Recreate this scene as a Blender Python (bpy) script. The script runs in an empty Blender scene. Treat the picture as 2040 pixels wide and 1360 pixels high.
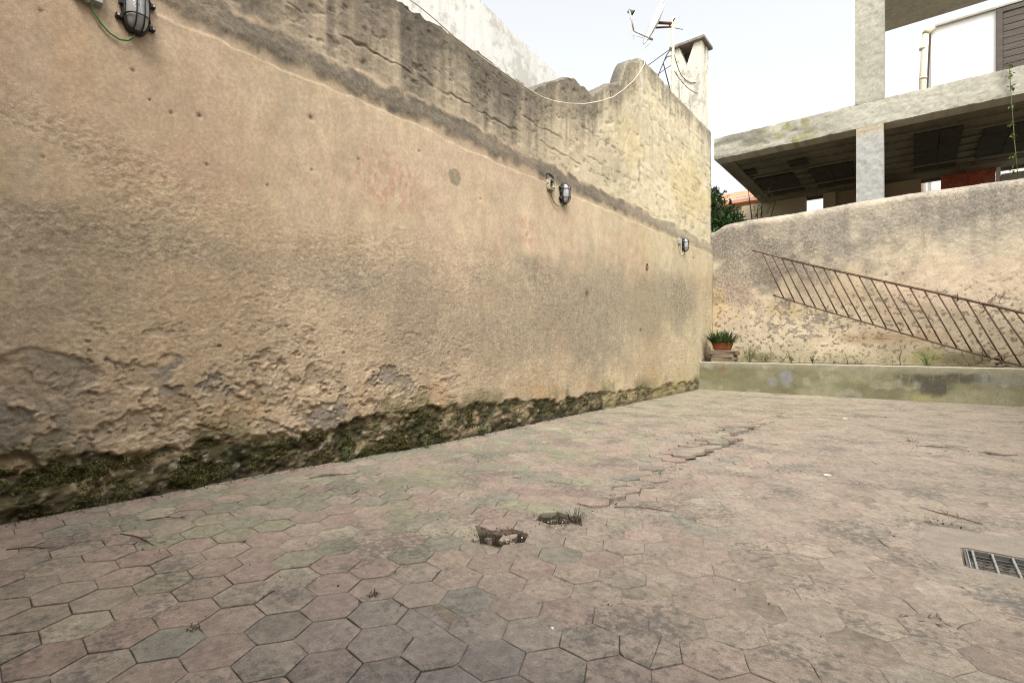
import bpy, math, random
import numpy as np
from mathutils import Vector, Matrix
random.seed(7)
rng = np.random.default_rng(7)
C = bpy.context.scene.collection
SC = bpy.context.scene

# ------------------------------------------------------------------ camera
YAW = math.radians(38.2)
cd = bpy.data.cameras.new('camera'); cam = bpy.data.objects.new('camera', cd); C.objects.link(cam)
cd.sensor_width = 36; cd.lens = 18.0; cd.clip_start = .05; cd.clip_end = 2000
cd.shift_y = 5/2040
cam.location = (0, 0, 1.0); cam.rotation_euler = (math.radians(90), 0, YAW)
SC.camera = cam
# ------------------------------------------------------------------ world, sun, exposure
SUN_EL, SUN_AZ = math.radians(56), math.radians(138)     # azimuth: from +Y towards +X
w = bpy.data.worlds.new('World'); SC.world = w; w.use_nodes = True
nt = w.node_tree; bg = nt.nodes['Background']
sky = nt.nodes.new('ShaderNodeTexSky'); sky.sky_type = 'NISHITA'; sky.sun_disc = False
sky.sun_elevation = SUN_EL; sky.sun_rotation = SUN_AZ
sky.air_density = 1.6; sky.dust_density = 6.0; sky.ozone_density = 1.0; sky.altitude = 0
hs = nt.nodes.new('ShaderNodeHueSaturation'); hs.inputs['Saturation'].default_value = .18   # thin bright overcast
nt.links.new(sky.outputs[0], hs.inputs['Color']); nt.links.new(hs.outputs[0], bg.inputs[0])
bg.inputs[1].default_value = .15
sd = bpy.data.lights.new('sun', 'SUN'); sd.energy = .9; sd.angle = math.radians(24); sd.color = (1, .97, .91)
so = bpy.data.objects.new('sun', sd); C.objects.link(so)
so.rotation_euler = (math.pi/2-SUN_EL, 0, -SUN_AZ+math.pi)
so.location = (0, 0, 30)
SC.cycles.filter_width = 1.1
SC.view_settings.view_transform = 'Standard'; SC.view_settings.look = 'None'
SC.view_settings.exposure = 1.14; SC.view_settings.gamma = 1; SC.view_settings.use_curve_mapping = False

# ------------------------------------------------------------------ numpy noise
def _h(ix, iy, s):
    n = (ix.astype(np.int64)*374761393 + iy.astype(np.int64)*668265263 + s*974634777) & 0xffffffff
    n = ((n ^ (n >> 13))*1274126177) & 0xffffffff
    n = ((n ^ (n >> 16))*2246822519) & 0xffffffff
    return ((n ^ (n >> 15)) & 0xffff)/65535.0
def vn(x, y, s=0):
    ix = np.floor(x); iy = np.floor(y); fx = x-ix; fy = y-iy
    fx = fx*fx*fx*(fx*(fx*6-15)+10); fy = fy*fy*fy*(fy*(fy*6-15)+10)
    a = _h(ix, iy, s); b = _h(ix+1, iy, s); c = _h(ix, iy+1, s); d = _h(ix+1, iy+1, s)
    return (a+(b-a)*fx)*(1-fy)+(c+(d-c)*fx)*fy
def fbm(x, y, s=0, o=4, g=.5):
    r = 0; a = 1; t = 0
    for i in range(o):
        r = r+a*(vn(x, y, s+i*17)*2-1); t += a; a *= g
        x, y = x*1.87+y*.51+3.1, y*1.87-x*.51+1.7
    return r/t*1.5
def ss(a, b, x):
    t = np.clip((x-a)/(b-a+1e-12), 0, 1); return t*t*(3-2*t)
def mixc(c, col, m):
    return c*(1-m[..., None])+np.array(col)*m[..., None]
def blob(y, z, cy, cz, ry, rz, s=0, n=.5, e=.35):
    d = np.sqrt(((y-cy)/ry)**2+((z-cz)/rz)**2)+n*fbm(y*2.5+cy, z*2.5, s, 4)
    return ss(1+e, 1-e, d)

# ------------------------------------------------------------------ materials
def mat(name, col=(.5, .5, .5), attr=None, objattr=None, rough=.88, tex=(), bump=(), metal=0, spec=.3, roughmask=False,
        speck=None, trans=0, coord='pos', lichen=None):
    m = bpy.data.materials.new(name); m.use_nodes = True; t = m.node_tree; N = t.nodes; Lk = t.links
    b = N['Principled BSDF']; b.inputs['Roughness'].default_value = rough; b.inputs['Metallic'].default_value = metal
    b.inputs['Specular IOR Level'].default_value = spec
    if trans: b.inputs['Transmission Weight'].default_value = trans
    if coord == 'pos':
        g = N.new('ShaderNodeNewGeometry'); P = g.outputs['Position']; PG = P
    else:
        g = N.new('ShaderNodeTexCoord'); P = g.outputs['Object']; PG = P
    amask = None
    if attr or objattr:
        a = N.new('ShaderNodeAttribute'); a.attribute_name = attr or objattr
        a.attribute_type = 'GEOMETRY' if attr else 'OBJECT'
        out = a.outputs['Color']; amask = a.outputs['Alpha']
        if 'tint' in (attr, objattr):     # every tile gets its own piece of the pattern
            vm = N.new('ShaderNodeVectorMath'); vm.operation = 'MULTIPLY_ADD'; Lk.new(a.outputs['Color'], vm.inputs[0]); vm.inputs[1].default_value = (91, 73, 57); Lk.new(P, vm.inputs[2]); P = vm.outputs[0]
    else:
        c = N.new('ShaderNodeRGB'); c.outputs[0].default_value = (*col, 1); out = c.outputs[0]
    def noise(sc, det=4, st=None, w=.55, src=None):
        n = N.new('ShaderNodeTexNoise'); n.inputs['Scale'].default_value = sc; n.inputs['Detail'].default_value = det
        n.inputs['Roughness'].default_value = w
        if st:
            mp = N.new('ShaderNodeMapping'); mp.inputs['Scale'].default_value = st; Lk.new(P, mp.inputs['Vector']); Lk.new(mp.outputs[0], n.inputs['Vector'])
        else: Lk.new(src or P, n.inputs['Vector'])
        return n.outputs['Fac']
    def maprange(v, a, b_, c_, d_):
        r = N.new('ShaderNodeMapRange'); Lk.new(v, r.inputs[0])
        for i, q in enumerate((a, b_, c_, d_)): r.inputs[i+1].default_value = q
        return r.outputs[0]
    def mixmul(col_, fac):
        x = N.new('ShaderNodeMix'); x.data_type = 'RGBA'; x.blend_type = 'MULTIPLY'; x.inputs[0].default_value = 1
        Lk.new(col_, x.inputs[6]); Lk.new(fac, x.inputs[7]); return x.outputs[2]
    def math_(op, a_, b_):
        x = N.new('ShaderNodeMath'); x.operation = op
        for i, q in enumerate((a_, b_)):
            if isinstance(q, (int, float)): x.inputs[i].default_value = q
            else: Lk.new(q, x.inputs[i])
        return x.outputs[0]
    for tx in tex:      # (scale, amount[, stretch])
        f = noise(tx[0], 5, tx[2] if len(tx) > 2 else None)
        out = mixmul(out, maprange(f, .3, .7, 1-tx[1], 1+tx[1]))
    if lichen:          # (scale, lowscale, colour, amount)
        f1 = noise(lichen[0], 6, None, .68); f2 = noise(lichen[1], 3, src=PG)
        s_ = math_('ADD', f1, math_('MULTIPLY', math_('SUBTRACT', f2, .5), lichen[4]))
        k = maprange(s_, lichen[5], lichen[5]+.12, 0, lichen[3])
        x = N.new('ShaderNodeMix'); x.data_type = 'RGBA'; Lk.new(k, x.inputs[0]); Lk.new(out, x.inputs[6])
        x.inputs[7].default_value = (*lichen[2], 1); out = x.outputs[2]
    if speck:           # dark grains where the attribute says so
        a2 = N.new('ShaderNodeAttribute'); a2.attribute_name = speck
        f = math_('ADD', math_('MULTIPLY', noise(70, 3), .55), math_('MULTIPLY', noise(22, 4), .45))
        k = maprange(f, .44, .56, 0, 1)
        k = math_('MULTIPLY', k, a2.outputs['Fac'])
        x = N.new('ShaderNodeMix'); x.data_type = 'RGBA'; Lk.new(k, x.inputs[0]); Lk.new(out, x.inputs[6])
        x.inputs[7].default_value = (.075, .068, .06, 1); out = x.outputs[2]
    Lk.new(out, b.inputs['Base Color'])
    last = None
    for i, (sc, dist, *st) in enumerate(bump):
        f = noise(sc, 5, st[0] if st else None)
        if roughmask and i == 0 and amask is not None: f = math_('MULTIPLY', f, amask)
        bn = N.new('ShaderNodeBump'); bn.inputs['Strength'].default_value = 1; bn.inputs['Distance'].default_value = dist
        Lk.new(f, bn.inputs['Height'])
        if last: Lk.new(last, bn.inputs['Normal'])
        last = bn.outputs[0]
    if last: Lk.new(last, b.inputs['Normal'])
    return m

M_wall = mat('weathered_plaster', attr='Col', tex=((7, .10), (40, .15), (190, .17)), bump=((55, .0065), (170, .0028)), roughmask=True, speck='speck', rough=.95, spec=.15)
M_tile = mat('cement_tile', objattr='tint', tex=((3, .12), (11, .14), (32, .20), (150, .22)), bump=((60, .0022), (260, .001)), rough=.85, spec=.25, lichen=(34, 2.1, (.072, .068, .063), .62, .85, .535))
M_tile2 = mat('cement_tile_far', attr='tint', tex=((3, .12), (11, .14), (32, .20), (150, .22)), bump=((60, .0022), (260, .001)), rough=.85, spec=.25, lichen=(34, 2.1, (.072, .068, .063), .62, .85, .535))
M_bed = mat('joint_mortar', attr='Col', tex=((30, .25), (160, .2)), bump=((90, .006),), rough=.95, spec=.1)
M_conc = mat('raw_concrete', (.37, .35, .28), tex=((1.3, .10), (2.2, .12, (3, 3, .35)), (14, .12), (90, .10)), bump=((25, .006), (140, .002)), rough=.9, spec=.2, lichen=(9, 1.1, (.20, .19, .125), .55, 1.2, .66))
M_concv = mat('raw_concrete_stained', attr='Col', tex=((14, .07), (90, .10)), bump=((25, .003), (140, .002)), rough=.92, spec=.2)
M_conc_shade = mat('shaded_soffit_concrete', (.15, .14, .105), tex=((1.5, .25, (1, .4, 1)), (10, .2)), bump=((20, .008),), rough=.95, spec=.1)  # same concrete, colour darkened for the shade under the slab
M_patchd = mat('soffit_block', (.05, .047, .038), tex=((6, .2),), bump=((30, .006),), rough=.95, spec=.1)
M_white = mat('white_paint', (.60, .59, .55), tex=((.9, .06), (3, .08, (2.5, 2.5, .5)), (22, .07)), bump=((40, .003),), rough=.9, lichen=(7, .8, (.33, .31, .26), .55, 1.2, .57))
M_whitec = mat('white_paint_clean', (.82, .81, .78), tex=((2, .03),), rough=.85)
M_chim = mat('chimney_plaster', (.64, .60, .50), tex=((1.2, .12, (3, 3, .4)), (14, .10)), bump=((30, .006),), rough=.95, lichen=(6, 1.4, (.26, .24, .20), .6, 1.4, .57))
M_chcap = mat('chimney_cap_stone', (.22, .19, .155), tex=((9, .25), (60, .2)), bump=((40, .006),), rough=.95)
M_cblack = mat('lamp_black_plastic', (.018, .017, .016), tex=((30, .2),), rough=.5, spec=.4, coord='obj')
M_glass = mat('ribbed_lamp_glass', (.46, .46, .45), tex=((9, .12),), rough=.16, spec=.6, trans=.25, coord='obj', bump=())
M_box = mat('junction_box_plastic', (.36, .37, .37), tex=((18, .12),), rough=.6, coord='obj', bump=((60, .001),))
M_boxo = mat('old_box_plastic', (.42, .40, .29), tex=((25, .25),), rough=.7, coord='obj', bump=((60, .001),))
M_green = mat('green_cable_sheath', (.075, .20, .055), tex=((20, .15),), rough=.5)
M_cream = mat('cream_cable_sheath', (.62, .57, .44), tex=((8, .15),), rough=.6)
M_dark = mat('black_cable_sheath', (.02, .02, .02), rough=.6)
M_rust = mat('rusty_iron', (.10, .058, .038), tex=((12, .3), (70, .3)), bump=((120, .0015),), rough=.85, spec=.3)
M_terra = mat('terracotta', (.24, .078, .038), tex=((12, .15), (60, .12)), bump=((70, .002),), rough=.85)
M_slab = mat('stacked_slab', (.22, .17, .115), tex=((9, .22), (60, .15)), bump=((50, .004),), rough=.95)
M_soil = mat('planting_soil', (.13, .10, .07), tex=((10, .3), (60, .3)), bump=((25, .03),), rough=1, spec=.05)
M_leaf = mat('strap_leaf', (.075, .115, .035), tex=((9, .45), (40, .2)), rough=.5, spec=.4)
M_leafc = mat('citrus_leaf', (.05, .105, .028), tex=((5, .45), (30, .2)), rough=.4, spec=.5)
M_leafp = mat('pale_leaf', (.14, .20, .055), tex=((5, .35),), rough=.6)
M_weed = mat('weed_leaf', (.115, .125, .055), tex=((9, .35),), rough=.7)
M_dry = mat('dry_stem', (.10, .07, .045), tex=((30, .3),), rough=.9)
M_bark = mat('bark', (.10, .08, .06), tex=((20, .3),), bump=((30, .01),), rough=.95)
M_moss = mat('moss_tuft', attr='Col', tex=((30, .3),), rough=1, spec=.05)
M_lit = mat('litter', attr='Col', rough=.95, spec=.1)
M_grate = mat('galvanised_grate', (.33, .33, .315), tex=((30, .25), (120, .15)), rough=.6, metal=.35)
M_grated = mat('grate_cross_rods', (.13, .13, .12), tex=((40, .2),), rough=.7, metal=.2)
M_pit = mat('drain_pit', (.035, .03, .028), tex=((20, .4),), rough=1)
M_patch = mat('smooth_cement', (.235, .202, .162), tex=((2.5, .12), (14, .14), (110, .16)), bump=((70, .003),), rough=.92, lichen=(60, 3, (.13, .12, .11), .5, .9, .60))
M_ground = mat('bare_earth', (.16, .13, .09), tex=((.3, .25), (4, .2)), bump=((6, .05),), rough=1)
M_beige = mat('beige_render', (.42, .34, .235), tex=((1.2, .1), (18, .1)), bump=((40, .004),), rough=.95)
M_beiged = mat('brown_render', (.30, .235, .155), tex=((1.2, .1), (18, .1)), bump=((40, .004),), rough=.95)
M_red = mat('red_lattice_paint', (.60, .13, .08), tex=((6, .2),), rough=.7)
M_redb = mat('red_backing', (.66, .36, .28), tex=((3, .25), (14, .25)), rough=.9)
M_roof = mat('pink_roof_tile', (.48, .23, .14), tex=((2, .2), (14, .2)), rough=.9)
M_ycream = mat('ochre_wall', (.46, .36, .20), tex=((1, .1), (9, .1)), rough=.95)
M_shut = mat('grey_brown_shutter_wood', (.10, .083, .068), tex=((3, .25, (1, 1, 12)), (30, .2)), bump=((8, .006, (.6, .6, 14)),), rough=.8)
M_metal = mat('dish_arm_metal', (.42, .40, .35), rough=.5, metal=.3)
M_dish = mat('dish_white_paint', (.72, .71, .70), tex=((6, .06),), rough=.55)
M_mast = mat('cream_mast_paint', (.62, .54, .36), tex=((7, .2), (40, .2)), rough=.7)
M_pvc = mat('weathered_pipe', (.62, .53, .40), tex=((4, .12), (20, .1)), rough=.7)
M_block = mat('grey_block', (.36, .34, .28), tex=((5, .15), (40, .15)), bump=((40, .006),), rough=.95)
M_woodp = mat('weathered_board', (.17, .135, .10), tex=((4, .25, (1, 1, 8)), (30, .2)), rough=.9)

# ------------------------------------------------------------------ mesh helpers
class MB:
    def __init__(s): s.v = []; s.f = []; s.sm = []
    def add(s, vs, fs, smooth=False):
        o = len(s.v); s.v += [tuple(p) for p in vs]; s.f += [tuple(i+o for i in f) for f in fs]; s.sm += [smooth]*len(fs); return s
    def box(s, x0, x1, y0, y1, z0, z1, b=0, M=None):
        if b <= 0:
            vs = [(x, y, z) for z in (z0, z1) for y in (y0, y1) for x in (x0, x1)]
            fs = [(0, 2, 3, 1), (4, 5, 7, 6), (0, 1, 5, 4), (2, 6, 7, 3), (0, 4, 6, 2), (1, 3, 7, 5)]
        else:   # chamfered box: 24 verts
            X = (x0, x1); Y = (y0, y1); Z = (z0, z1); vs = []; idx = {}
            for i in (0, 1):
                for j in (0, 1):
                    for k in (0, 1):
                        sx, sy, sz = (1-2*i)*b, (1-2*j)*b, (1-2*k)*b
                        for a, p in enumerate(((X[i], Y[j]+sy, Z[k]+sz), (X[i]+sx, Y[j], Z[k]+sz), (X[i]+sx, Y[j]+sy, Z[k]))):
                            idx[i, j, k, a] = len(vs); vs.append(p)
            I = idx; fs = []
            for i in (0, 1):
                q = [I[i, 0, 0, 0], I[i, 1, 0, 0], I[i, 1, 1, 0], I[i, 0, 1, 0]]; fs.append(q if i else q[::-1])
                q = [I[0, i, 0, 1], I[1, i, 0, 1], I[1, i, 1, 1], I[0, i, 1, 1]]; fs.append(q[::-1] if i else q)
                q = [I[0, 0, i, 2], I[1, 0, i, 2], I[1, 1, i, 2], I[0, 1, i, 2]]; fs.append(q if i else q[::-1])
            for i in (0, 1):
                for j in (0, 1):
                    fs.append([I[i, j, 0, 0], I[i, j, 1, 0], I[i, j, 1, 1], I[i, j, 0, 1]])
                    fs.append([I[i, 0, j, 0], I[i, 1, j, 0], I[i, 1, j, 2], I[i, 0, j, 2]])
                    fs.append([I[0, i, j, 1], I[1, i, j, 1], I[1, i, j, 2], I[0, i, j, 2]])
                    for k in (0, 1): fs.append([I[i, j, k, 0], I[i, j, k, 1], I[i, j, k, 2]])
        if M is not None: vs = [M @ Vector(p) for p in vs]
        return s.add(vs, fs)
    def tube(s, pts, r, n=8, cap=True, smooth=True):
        pts = [Vector(p) for p in pts]; k = len(pts); rs = r if isinstance(r, (list, tuple)) else [r]*k
        vs = []; up = None
        for i, p in enumerate(pts):
            d = (pts[min(i+1, k-1)]-pts[max(i-1, 0)]).normalized()
            if up is None:
                up = Vector((0, 0, 1)) if abs(d.z) < .9 else Vector((1, 0, 0))
            a = d.cross(up); a = a.normalized() if a.length > 1e-6 else Vector((1, 0, 0)); u2 = a.cross(d).normalized(); up = u2
            for j in range(n):
                t = 2*math.pi*j/n; vs.append(p+(a*math.cos(t)+u2*math.sin(t))*rs[i])
        fs = [(i*n+j, i*n+(j+1) % n, (i+1)*n+(j+1) % n, (i+1)*n+j) for i in range(k-1) for j in range(n)]
        s.add(vs, fs, smooth)
        if cap:
            o = len(s.v)-k*n
            s.f.append(tuple(o+j for j in range(n))[::-1]); s.f.append(tuple(o+(k-1)*n+j for j in range(n))); s.sm += [False]*2
        return s
    def prism(s, loop, d, axis=Vector((0, 0, 1)), bevel=0):
        loop = [Vector(p) for p in loop]; n = len(loop); ax = axis*d
        s.add(loop+[p+ax for p in loop], [tuple(range(n))[::-1], tuple(range(n, 2*n))]+[(i, (i+1) % n, n+(i+1) % n, n+i) for i in range(n)])
        return s
def mesh_from(name, v, f, sm=None):
    me = bpy.data.meshes.new(name); me.from_pydata([tuple(p) for p in v], [], f)
    if sm is not None and any(sm): me.polygons.foreach_set('use_smooth', sm)
    me.update(); return me
def obj(name, mb, m, parent=None, loc=None):
    me = mesh_from(name, mb.v, mb.f, mb.sm) if isinstance(mb, MB) else mb
    if m is not None and not me.materials: me.materials.append(m)
    o = bpy.data.objects.new(name, me); C.objects.link(o)
    if parent is not None: o.parent = parent
    if loc is not None: o.location = loc
    return o
def fixn(o):
    import bmesh
    bm = bmesh.new(); bm.from_mesh(o.data); bmesh.ops.recalc_face_normals(bm, faces=bm.faces); bm.to_mesh(o.data); bm.free(); return o
def thing(name, label, cat, loc=(0, 0, 0), group=None, rot=None):
    o = bpy.data.objects.new(name, None); C.objects.link(o); o.location = loc; o.empty_display_size = .1
    if rot: o.rotation_euler = rot
    o['label'] = label; o['category'] = cat
    if group: o['group'] = group
    return o
def tag(o, label, cat, group=None):
    o['label'] = label; o['category'] = cat
    if group: o['group'] = group
    return o
def struct(o): o['kind'] = 'structure'; return o
def stuff(o): o['kind'] = 'stuff'; return o
def grid_mesh(name, P, m, cols=None, speck=None, smooth=True, alpha=None):
    n, k, _ = P.shape
    me = bpy.data.meshes.new(name)
    idx = np.arange(n*k).reshape(n, k)
    q = np.stack([idx[:-1, :-1], idx[1:, :-1], idx[1:, 1:], idx[:-1, 1:]], -1).reshape(-1, 4)
    me.vertices.add(n*k); me.vertices.foreach_set('co', P.reshape(-1).astype(np.float32))
    me.loops.add(q.size); me.loops.foreach_set('vertex_index', q.reshape(-1).astype(np.int32))
    me.polygons.add(len(q)); me.polygons.foreach_set('loop_start', np.arange(0, q.size, 4, dtype=np.int32))
    me.polygons.foreach_set('loop_total', np.full(len(q), 4, dtype=np.int32))
    me.polygons.foreach_set('use_smooth', np.full(len(q), smooth))
    me.update(calc_edges=True)
    if cols is not None:
        a = me.attributes.new('Col', 'FLOAT_COLOR', 'POINT')
        cc = np.ones((n*k, 4), np.float32); cc[:, :3] = np.clip(cols.reshape(-1, 3), .004, .9)
        if alpha is not None: cc[:, 3] = alpha.reshape(-1)
        a.data.foreach_set('color', cc.reshape(-1))
    if speck is not None:
        a = me.attributes.new('speck', 'FLOAT', 'POINT'); a.data.foreach_set('value', speck.reshape(-1).astype(np.float32))
    me.materials.append(m); return me

# ------------------------------------------------------------------ floor level
def fz(x, y):
    x = np.asarray(x, float); y = np.asarray(y, float)
    wl = np.interp(y, [-3, .5, 1.8, 3.5, 6, 8, 12], [.03, .028, .02, -.03, -.02, -.028, -.02])
    oth = np.interp(y, [-3, 2.5, 5, 11.7, 14], [0, 0, -.012, -.026, -.026])
    t = ss(-1.2, -3.9, x)
    return oth*(1-t)+wl*t

# ================================================================== THE SETTING
g = MB(); g.add([(-400, -400, -.35), (400, -400, -.35), (400, 400, -.35), (-400, 400, -.35)], [(0, 1, 2, 3)])
struct(obj('ground', g, M_ground))

# ---- left courtyard wall, relief and stains on one dense sheet
XW = -3.85; YE = 12.78
ys = [-1.99]
while ys[-1] < YE:
    y = ys[-1]
    d2 = max(.0, y)**2+XW**2
    ys.append(y+(.05 if y < .2 else max(.0065, d2*.00060)))
ys = np.array(ys); ys = ys[ys < YE-.01]; ys = np.append(ys, YE)
def wall_top(y):
    t = np.interp(y, [-3, 3.2, 5.38, 5.46, 5.9, 6.2, 6.38, 6.5, 6.90, 6.96, 7.02, 7.7, 7.84, 7.90, 7.94, 8.12, 8.3, 8.62, 8.72, 8.9, 9.2, 9.78, 9.84, 9.92, 13],
                  [4.30, 4.30, 4.28, 4.36, 4.62, 4.80, 4.86, 4.85, 4.80, 4.80, 4.90, 5.30, 5.36, 5.33, 5.44, 5.78, 5.92, 6.05, 6.15, 6.19, 6.17, 6.17, 6.10, 6.15, 6.14])
    return t+.026*fbm(y*3.1, y*0+4.2, 5, 4)+.024*fbm(y*13, y*0+1.2, 6, 4, .65)
top = wall_top(ys)
zlo = np.concatenate([np.arange(-.10, .45, .0075), np.arange(.45, 1.3, .009), np.arange(1.3, 3.5, .0105)])
nt_ = 110; tt = np.linspace(0, 1, nt_)
Y = np.repeat(ys[:, None], len(zlo)+nt_, 1)
Z = np.concatenate([np.repeat(zlo[None], len(ys), 0), 3.5+(top[:, None]-3.5)*tt[None]], 1)
TOP = top[:, None]+0*Z
H = np.zeros_like(Z)
lf = fbm(Y*.9, Z*.9, 11, 4)
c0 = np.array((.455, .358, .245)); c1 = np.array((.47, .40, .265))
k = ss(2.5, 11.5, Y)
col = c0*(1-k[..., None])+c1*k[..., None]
col = col*(1+.10*lf+.07*fbm(Y*5, Z*.7, 12, 3)+.05*fbm(Y*4, Z*4, 13, 4))[..., None]
ochre = ss(.1, .7, fbm(Y*.7+9, Z*.9, 14, 4)); col = mixc(col, (.39, .285, .165), ochre*.30)
pinkn = ss(.05, .7, fbm(Y*.8+3, Z*.8, 15, 4)); col = mixc(col, (.42, .285, .215), pinkn*.25*(1-.6*k))
H += .010*fbm(Y*.6, Z*.6, 21, 3)
# rough spatter zone
zb = np.interp(Y, [-3, .5, 1, 2.2, 3.2, 4.7, 7.2, 12], [2.5, 2.45, 2.28, 2.05, 2.15, 2.1, 2.2, 2.45])+.16*fbm(Y*1.1, Z*.6, 22, 4)
rg = ss(.18, -.25, Z-zb)*(.75+.25*ss(-.3, .3, fbm(Y*1.6, Z*1.6, 23, 3)))
rg = rg*(1-.75*blob(Y, Z, .5, 1.95, .35, .18, 24))
sp = fbm(Y*40, Z*44, 25, 3); rid = 1-np.abs(fbm(Y*30, Z*36, 26, 3))
nf = ss(6.5, 1.5, Y)
H += rg*(.55+.45*nf)*(.0017*sp+.0026*ss(.62, .86, rid)-.0012*ss(-.3, -.8, sp))
H += (1-rg)*.0009*fbm(Y*9, Z*14, 27, 3)
col = col*(1+rg*(.07*sp+.09*(rid-.75)))[..., None]  # relief shading put into the colour: ridges lighter, hollows darker
col = mixc(col, (.28, .205, .13), rg*ss(.05, -.75, sp)*.32)  # darker tint in the hollows stands in for their shade
# damp grey fields
gm = np.zeros_like(Z)
for (cy, cz, ry, rz, a) in [(2.7, 1.55, 1.1, .22, .55), (3.6, 1.25, .8, .4, .5), (5.4, 1.75, .9, .35, .55), (6.8, 1.45, 1.7, .75, .85), (5.0, 1.15, 1.0, .35, .6), (8.6, 1.7, 1.6, .7, .7), (10.5, 1.85, .9, .55, .65), (7.2, 2.05, .7, .4, .7), (1.2, 1.62, 1.2, .16, .45), (.55, 1.35, .5, .3, .35), (3.9, .98, .6, .15, .5)]:
    gm = np.maximum(gm, a*blob(Y, Z, cy, cz, ry, rz, int(cy*10), .55, .5))
col = mixc(col, (.245, .215, .165), gm*.62)
spk = gm*.26+rg*.12+.30*blob(Y, Z, 10.5, 1.9, .75, .45, 71)+.22*blob(Y, Z, 5.5, 1.95, .35, .25, 72)
# pink flaked paint
pm = np.zeros_like(Z)
for (cy, cz, ry, rz, a) in [(3.0, 2.52, .32, .2, 1), (5.25, 2.4, .22, .22, 1), (4.65, 2.2, .12, .25, .6), (8.1, 2.55, .7, .35, .6), (6.2, 2.75, .5, .2, .4), (1.3, 2.15, .5, .15, .35), (11.6, 2.4, .5, .3, .3), (7.6, 2.75, .5, .3, .5), (2.3, 2.45, .3, .2, .3)]:
    pm = np.maximum(pm, a*blob(Y, Z, cy, cz, ry, rz, int(cy*7), .8, .6))
pm *= ss(-.15, .45, fbm(Y*26, Z*13, 31, 5, .7)+.06)
col = mixc(col, (.40, .215, .16), pm*.55)
# vertical weather streaks on smooth plaster
st = ss(.25, .9, fbm(Y*11, Z*.8, 32, 4)); col = mixc(col, (.42, .27, .15), st*.28*(1-rg))
# plaster skin edge under the band
ze = 3.13+.02*fbm(Y*2, Y*0, 33, 4)+.015*fbm(Y*9, Y*0, 34, 3)
H += .007*ss(.006, -.006, Z-ze)
edge = np.exp(-((Z-ze-.004)/.008)**2)*ss(-.3, .4, fbm(Y*6, Z*2, 35, 3)); col = mixc(col, (.22, .17, .12), edge*.55)
# band of dark old cement
up = ss(3.22, 3.44, Z)
bl = 3.215+.03*fbm(Y*1.7, Y*0+2, 36, 4)+.02*fbm(Y*8, Y*0+2, 37, 3)
bu = 3.43+.03*fbm(Y*1.5, Y*0+5, 38, 4)+.022*fbm(Y*7, Y*0+3, 39, 3)
band = ss(-.06, .04, Z-bl+.05*fbm(Y*6, Z*6, 29, 4))*ss(.04, -.05, Z-bu+.05*fbm(Y*7, Z*7, 28, 4))*(.80+.2*ss(-.5, .3, fbm(Y*2.5, Z*4, 30, 4)))
stain = ss(.16, 0, bl-Z)*(Z > ze)*.65+ss(.45, 0, bl-Z)*.18
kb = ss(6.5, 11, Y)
H -= .045*up
H += band*(.008+.005*fbm(Y*20, Z*20, 40, 3))
col = mixc(col, (.30, .235, .16), np.clip(stain, 0, 1)*(.75-.3*kb))
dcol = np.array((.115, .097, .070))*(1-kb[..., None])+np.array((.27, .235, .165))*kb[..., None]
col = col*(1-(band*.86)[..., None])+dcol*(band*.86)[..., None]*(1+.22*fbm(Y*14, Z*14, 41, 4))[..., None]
spk = np.maximum(spk, band*(.62-.3*kb))
# upper wall: rough render over blocks, cracks on the bed joints
upm = ss(0, .04, Z-bu)
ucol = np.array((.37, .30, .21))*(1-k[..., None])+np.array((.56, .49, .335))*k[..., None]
ucol = ucol*(1+.15*fbm(Y*1.3, Z*1.3, 42, 5)+.10*fbm(Y*7, Z*7, 43, 4))[..., None]
col = col*(1-upm[..., None])+ucol*upm[..., None]
ur = fbm(Y*15, Z*18, 44, 4); pit = ss(.35, .8, fbm(Y*10, Z*12, 45, 4))
H += upm*(.006*fbm(Y*5, Z*5, 46, 4)+.003*ur-.010*pit)
col = mixc(col, (.23, .185, .125), upm*pit*.5)
yl = blob(Y, Z, 11.4, 4.4, 1.2, .6, 47)+blob(Y, Z, 8.3, 4.6, .5, .5, 48)*.6; col = mixc(col, (.50, .40, .17), upm*np.clip(yl, 0, 1)*.38)
def groove(y0, y1, fz_, wd, dep, s, dark=.8):
    global H, col
    zc = fz_+.030*fbm(Y*2.2, Y*0+s, s, 3)+.018*fbm(Y*11, Y*0+s, s+1, 3)
    wdt = wd*(.35+1.1*ss(-.5, .6, fbm(Y*4, Y*0+s, s+2, 3)))
    on = ss(y0-.1, y0+.05, Y)*ss(y1+.1, y1-.05, Y)*ss(-.45, -.1, fbm(Y*1.9, Y*0+9+s, s+3, 2))
    gq = np.exp(-((Z-zc)/wdt)**2)*on
    lip = np.exp(-((Z-zc-wdt*2.2)/(wdt*1.6))**2)*on
    H += .5*(-dep*gq+dep*.15*lip); col = mixc(col, (.13, .10, .07), gq*dark*.65)
for (y0, y1, zz, wd, dp, s) in [(2.6, 8.0, 3.66, .010, .022, 51), (5.2, 12.7, 3.86, .009, .02, 55), (6.7, 12.7, 4.22, .010, .022, 59), (8.2, 12.7, 4.72, .012, .025, 63), (8.6, 12.7, 5.25, .010, .022, 67), (9, 12.7, 5.72, .008, .018, 71), (5.6, 8.4, 4.25, .008, .016, 73)]:
    groove(y0, y1, zz, wd, dp, s)
# vertical cracks between some blocks
for i in range(9):
    yc = 6.2+i*.78+.2*math.sin(i*2.3); z0 = (3.86, 4.22, 4.72)[i % 3]; z1 = z0+.42
    yy = yc+.02*fbm(Z*5, Z*0+i, 80+i, 3); gq = np.exp(-((Y-yy)/.012)**2)*ss(z0-.05, z0+.02, Z)*ss(z1+.05, z1-.02, Z)
    H -= .014*gq; col = mixc(col, (.10, .08, .055), gq*.5)
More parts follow.
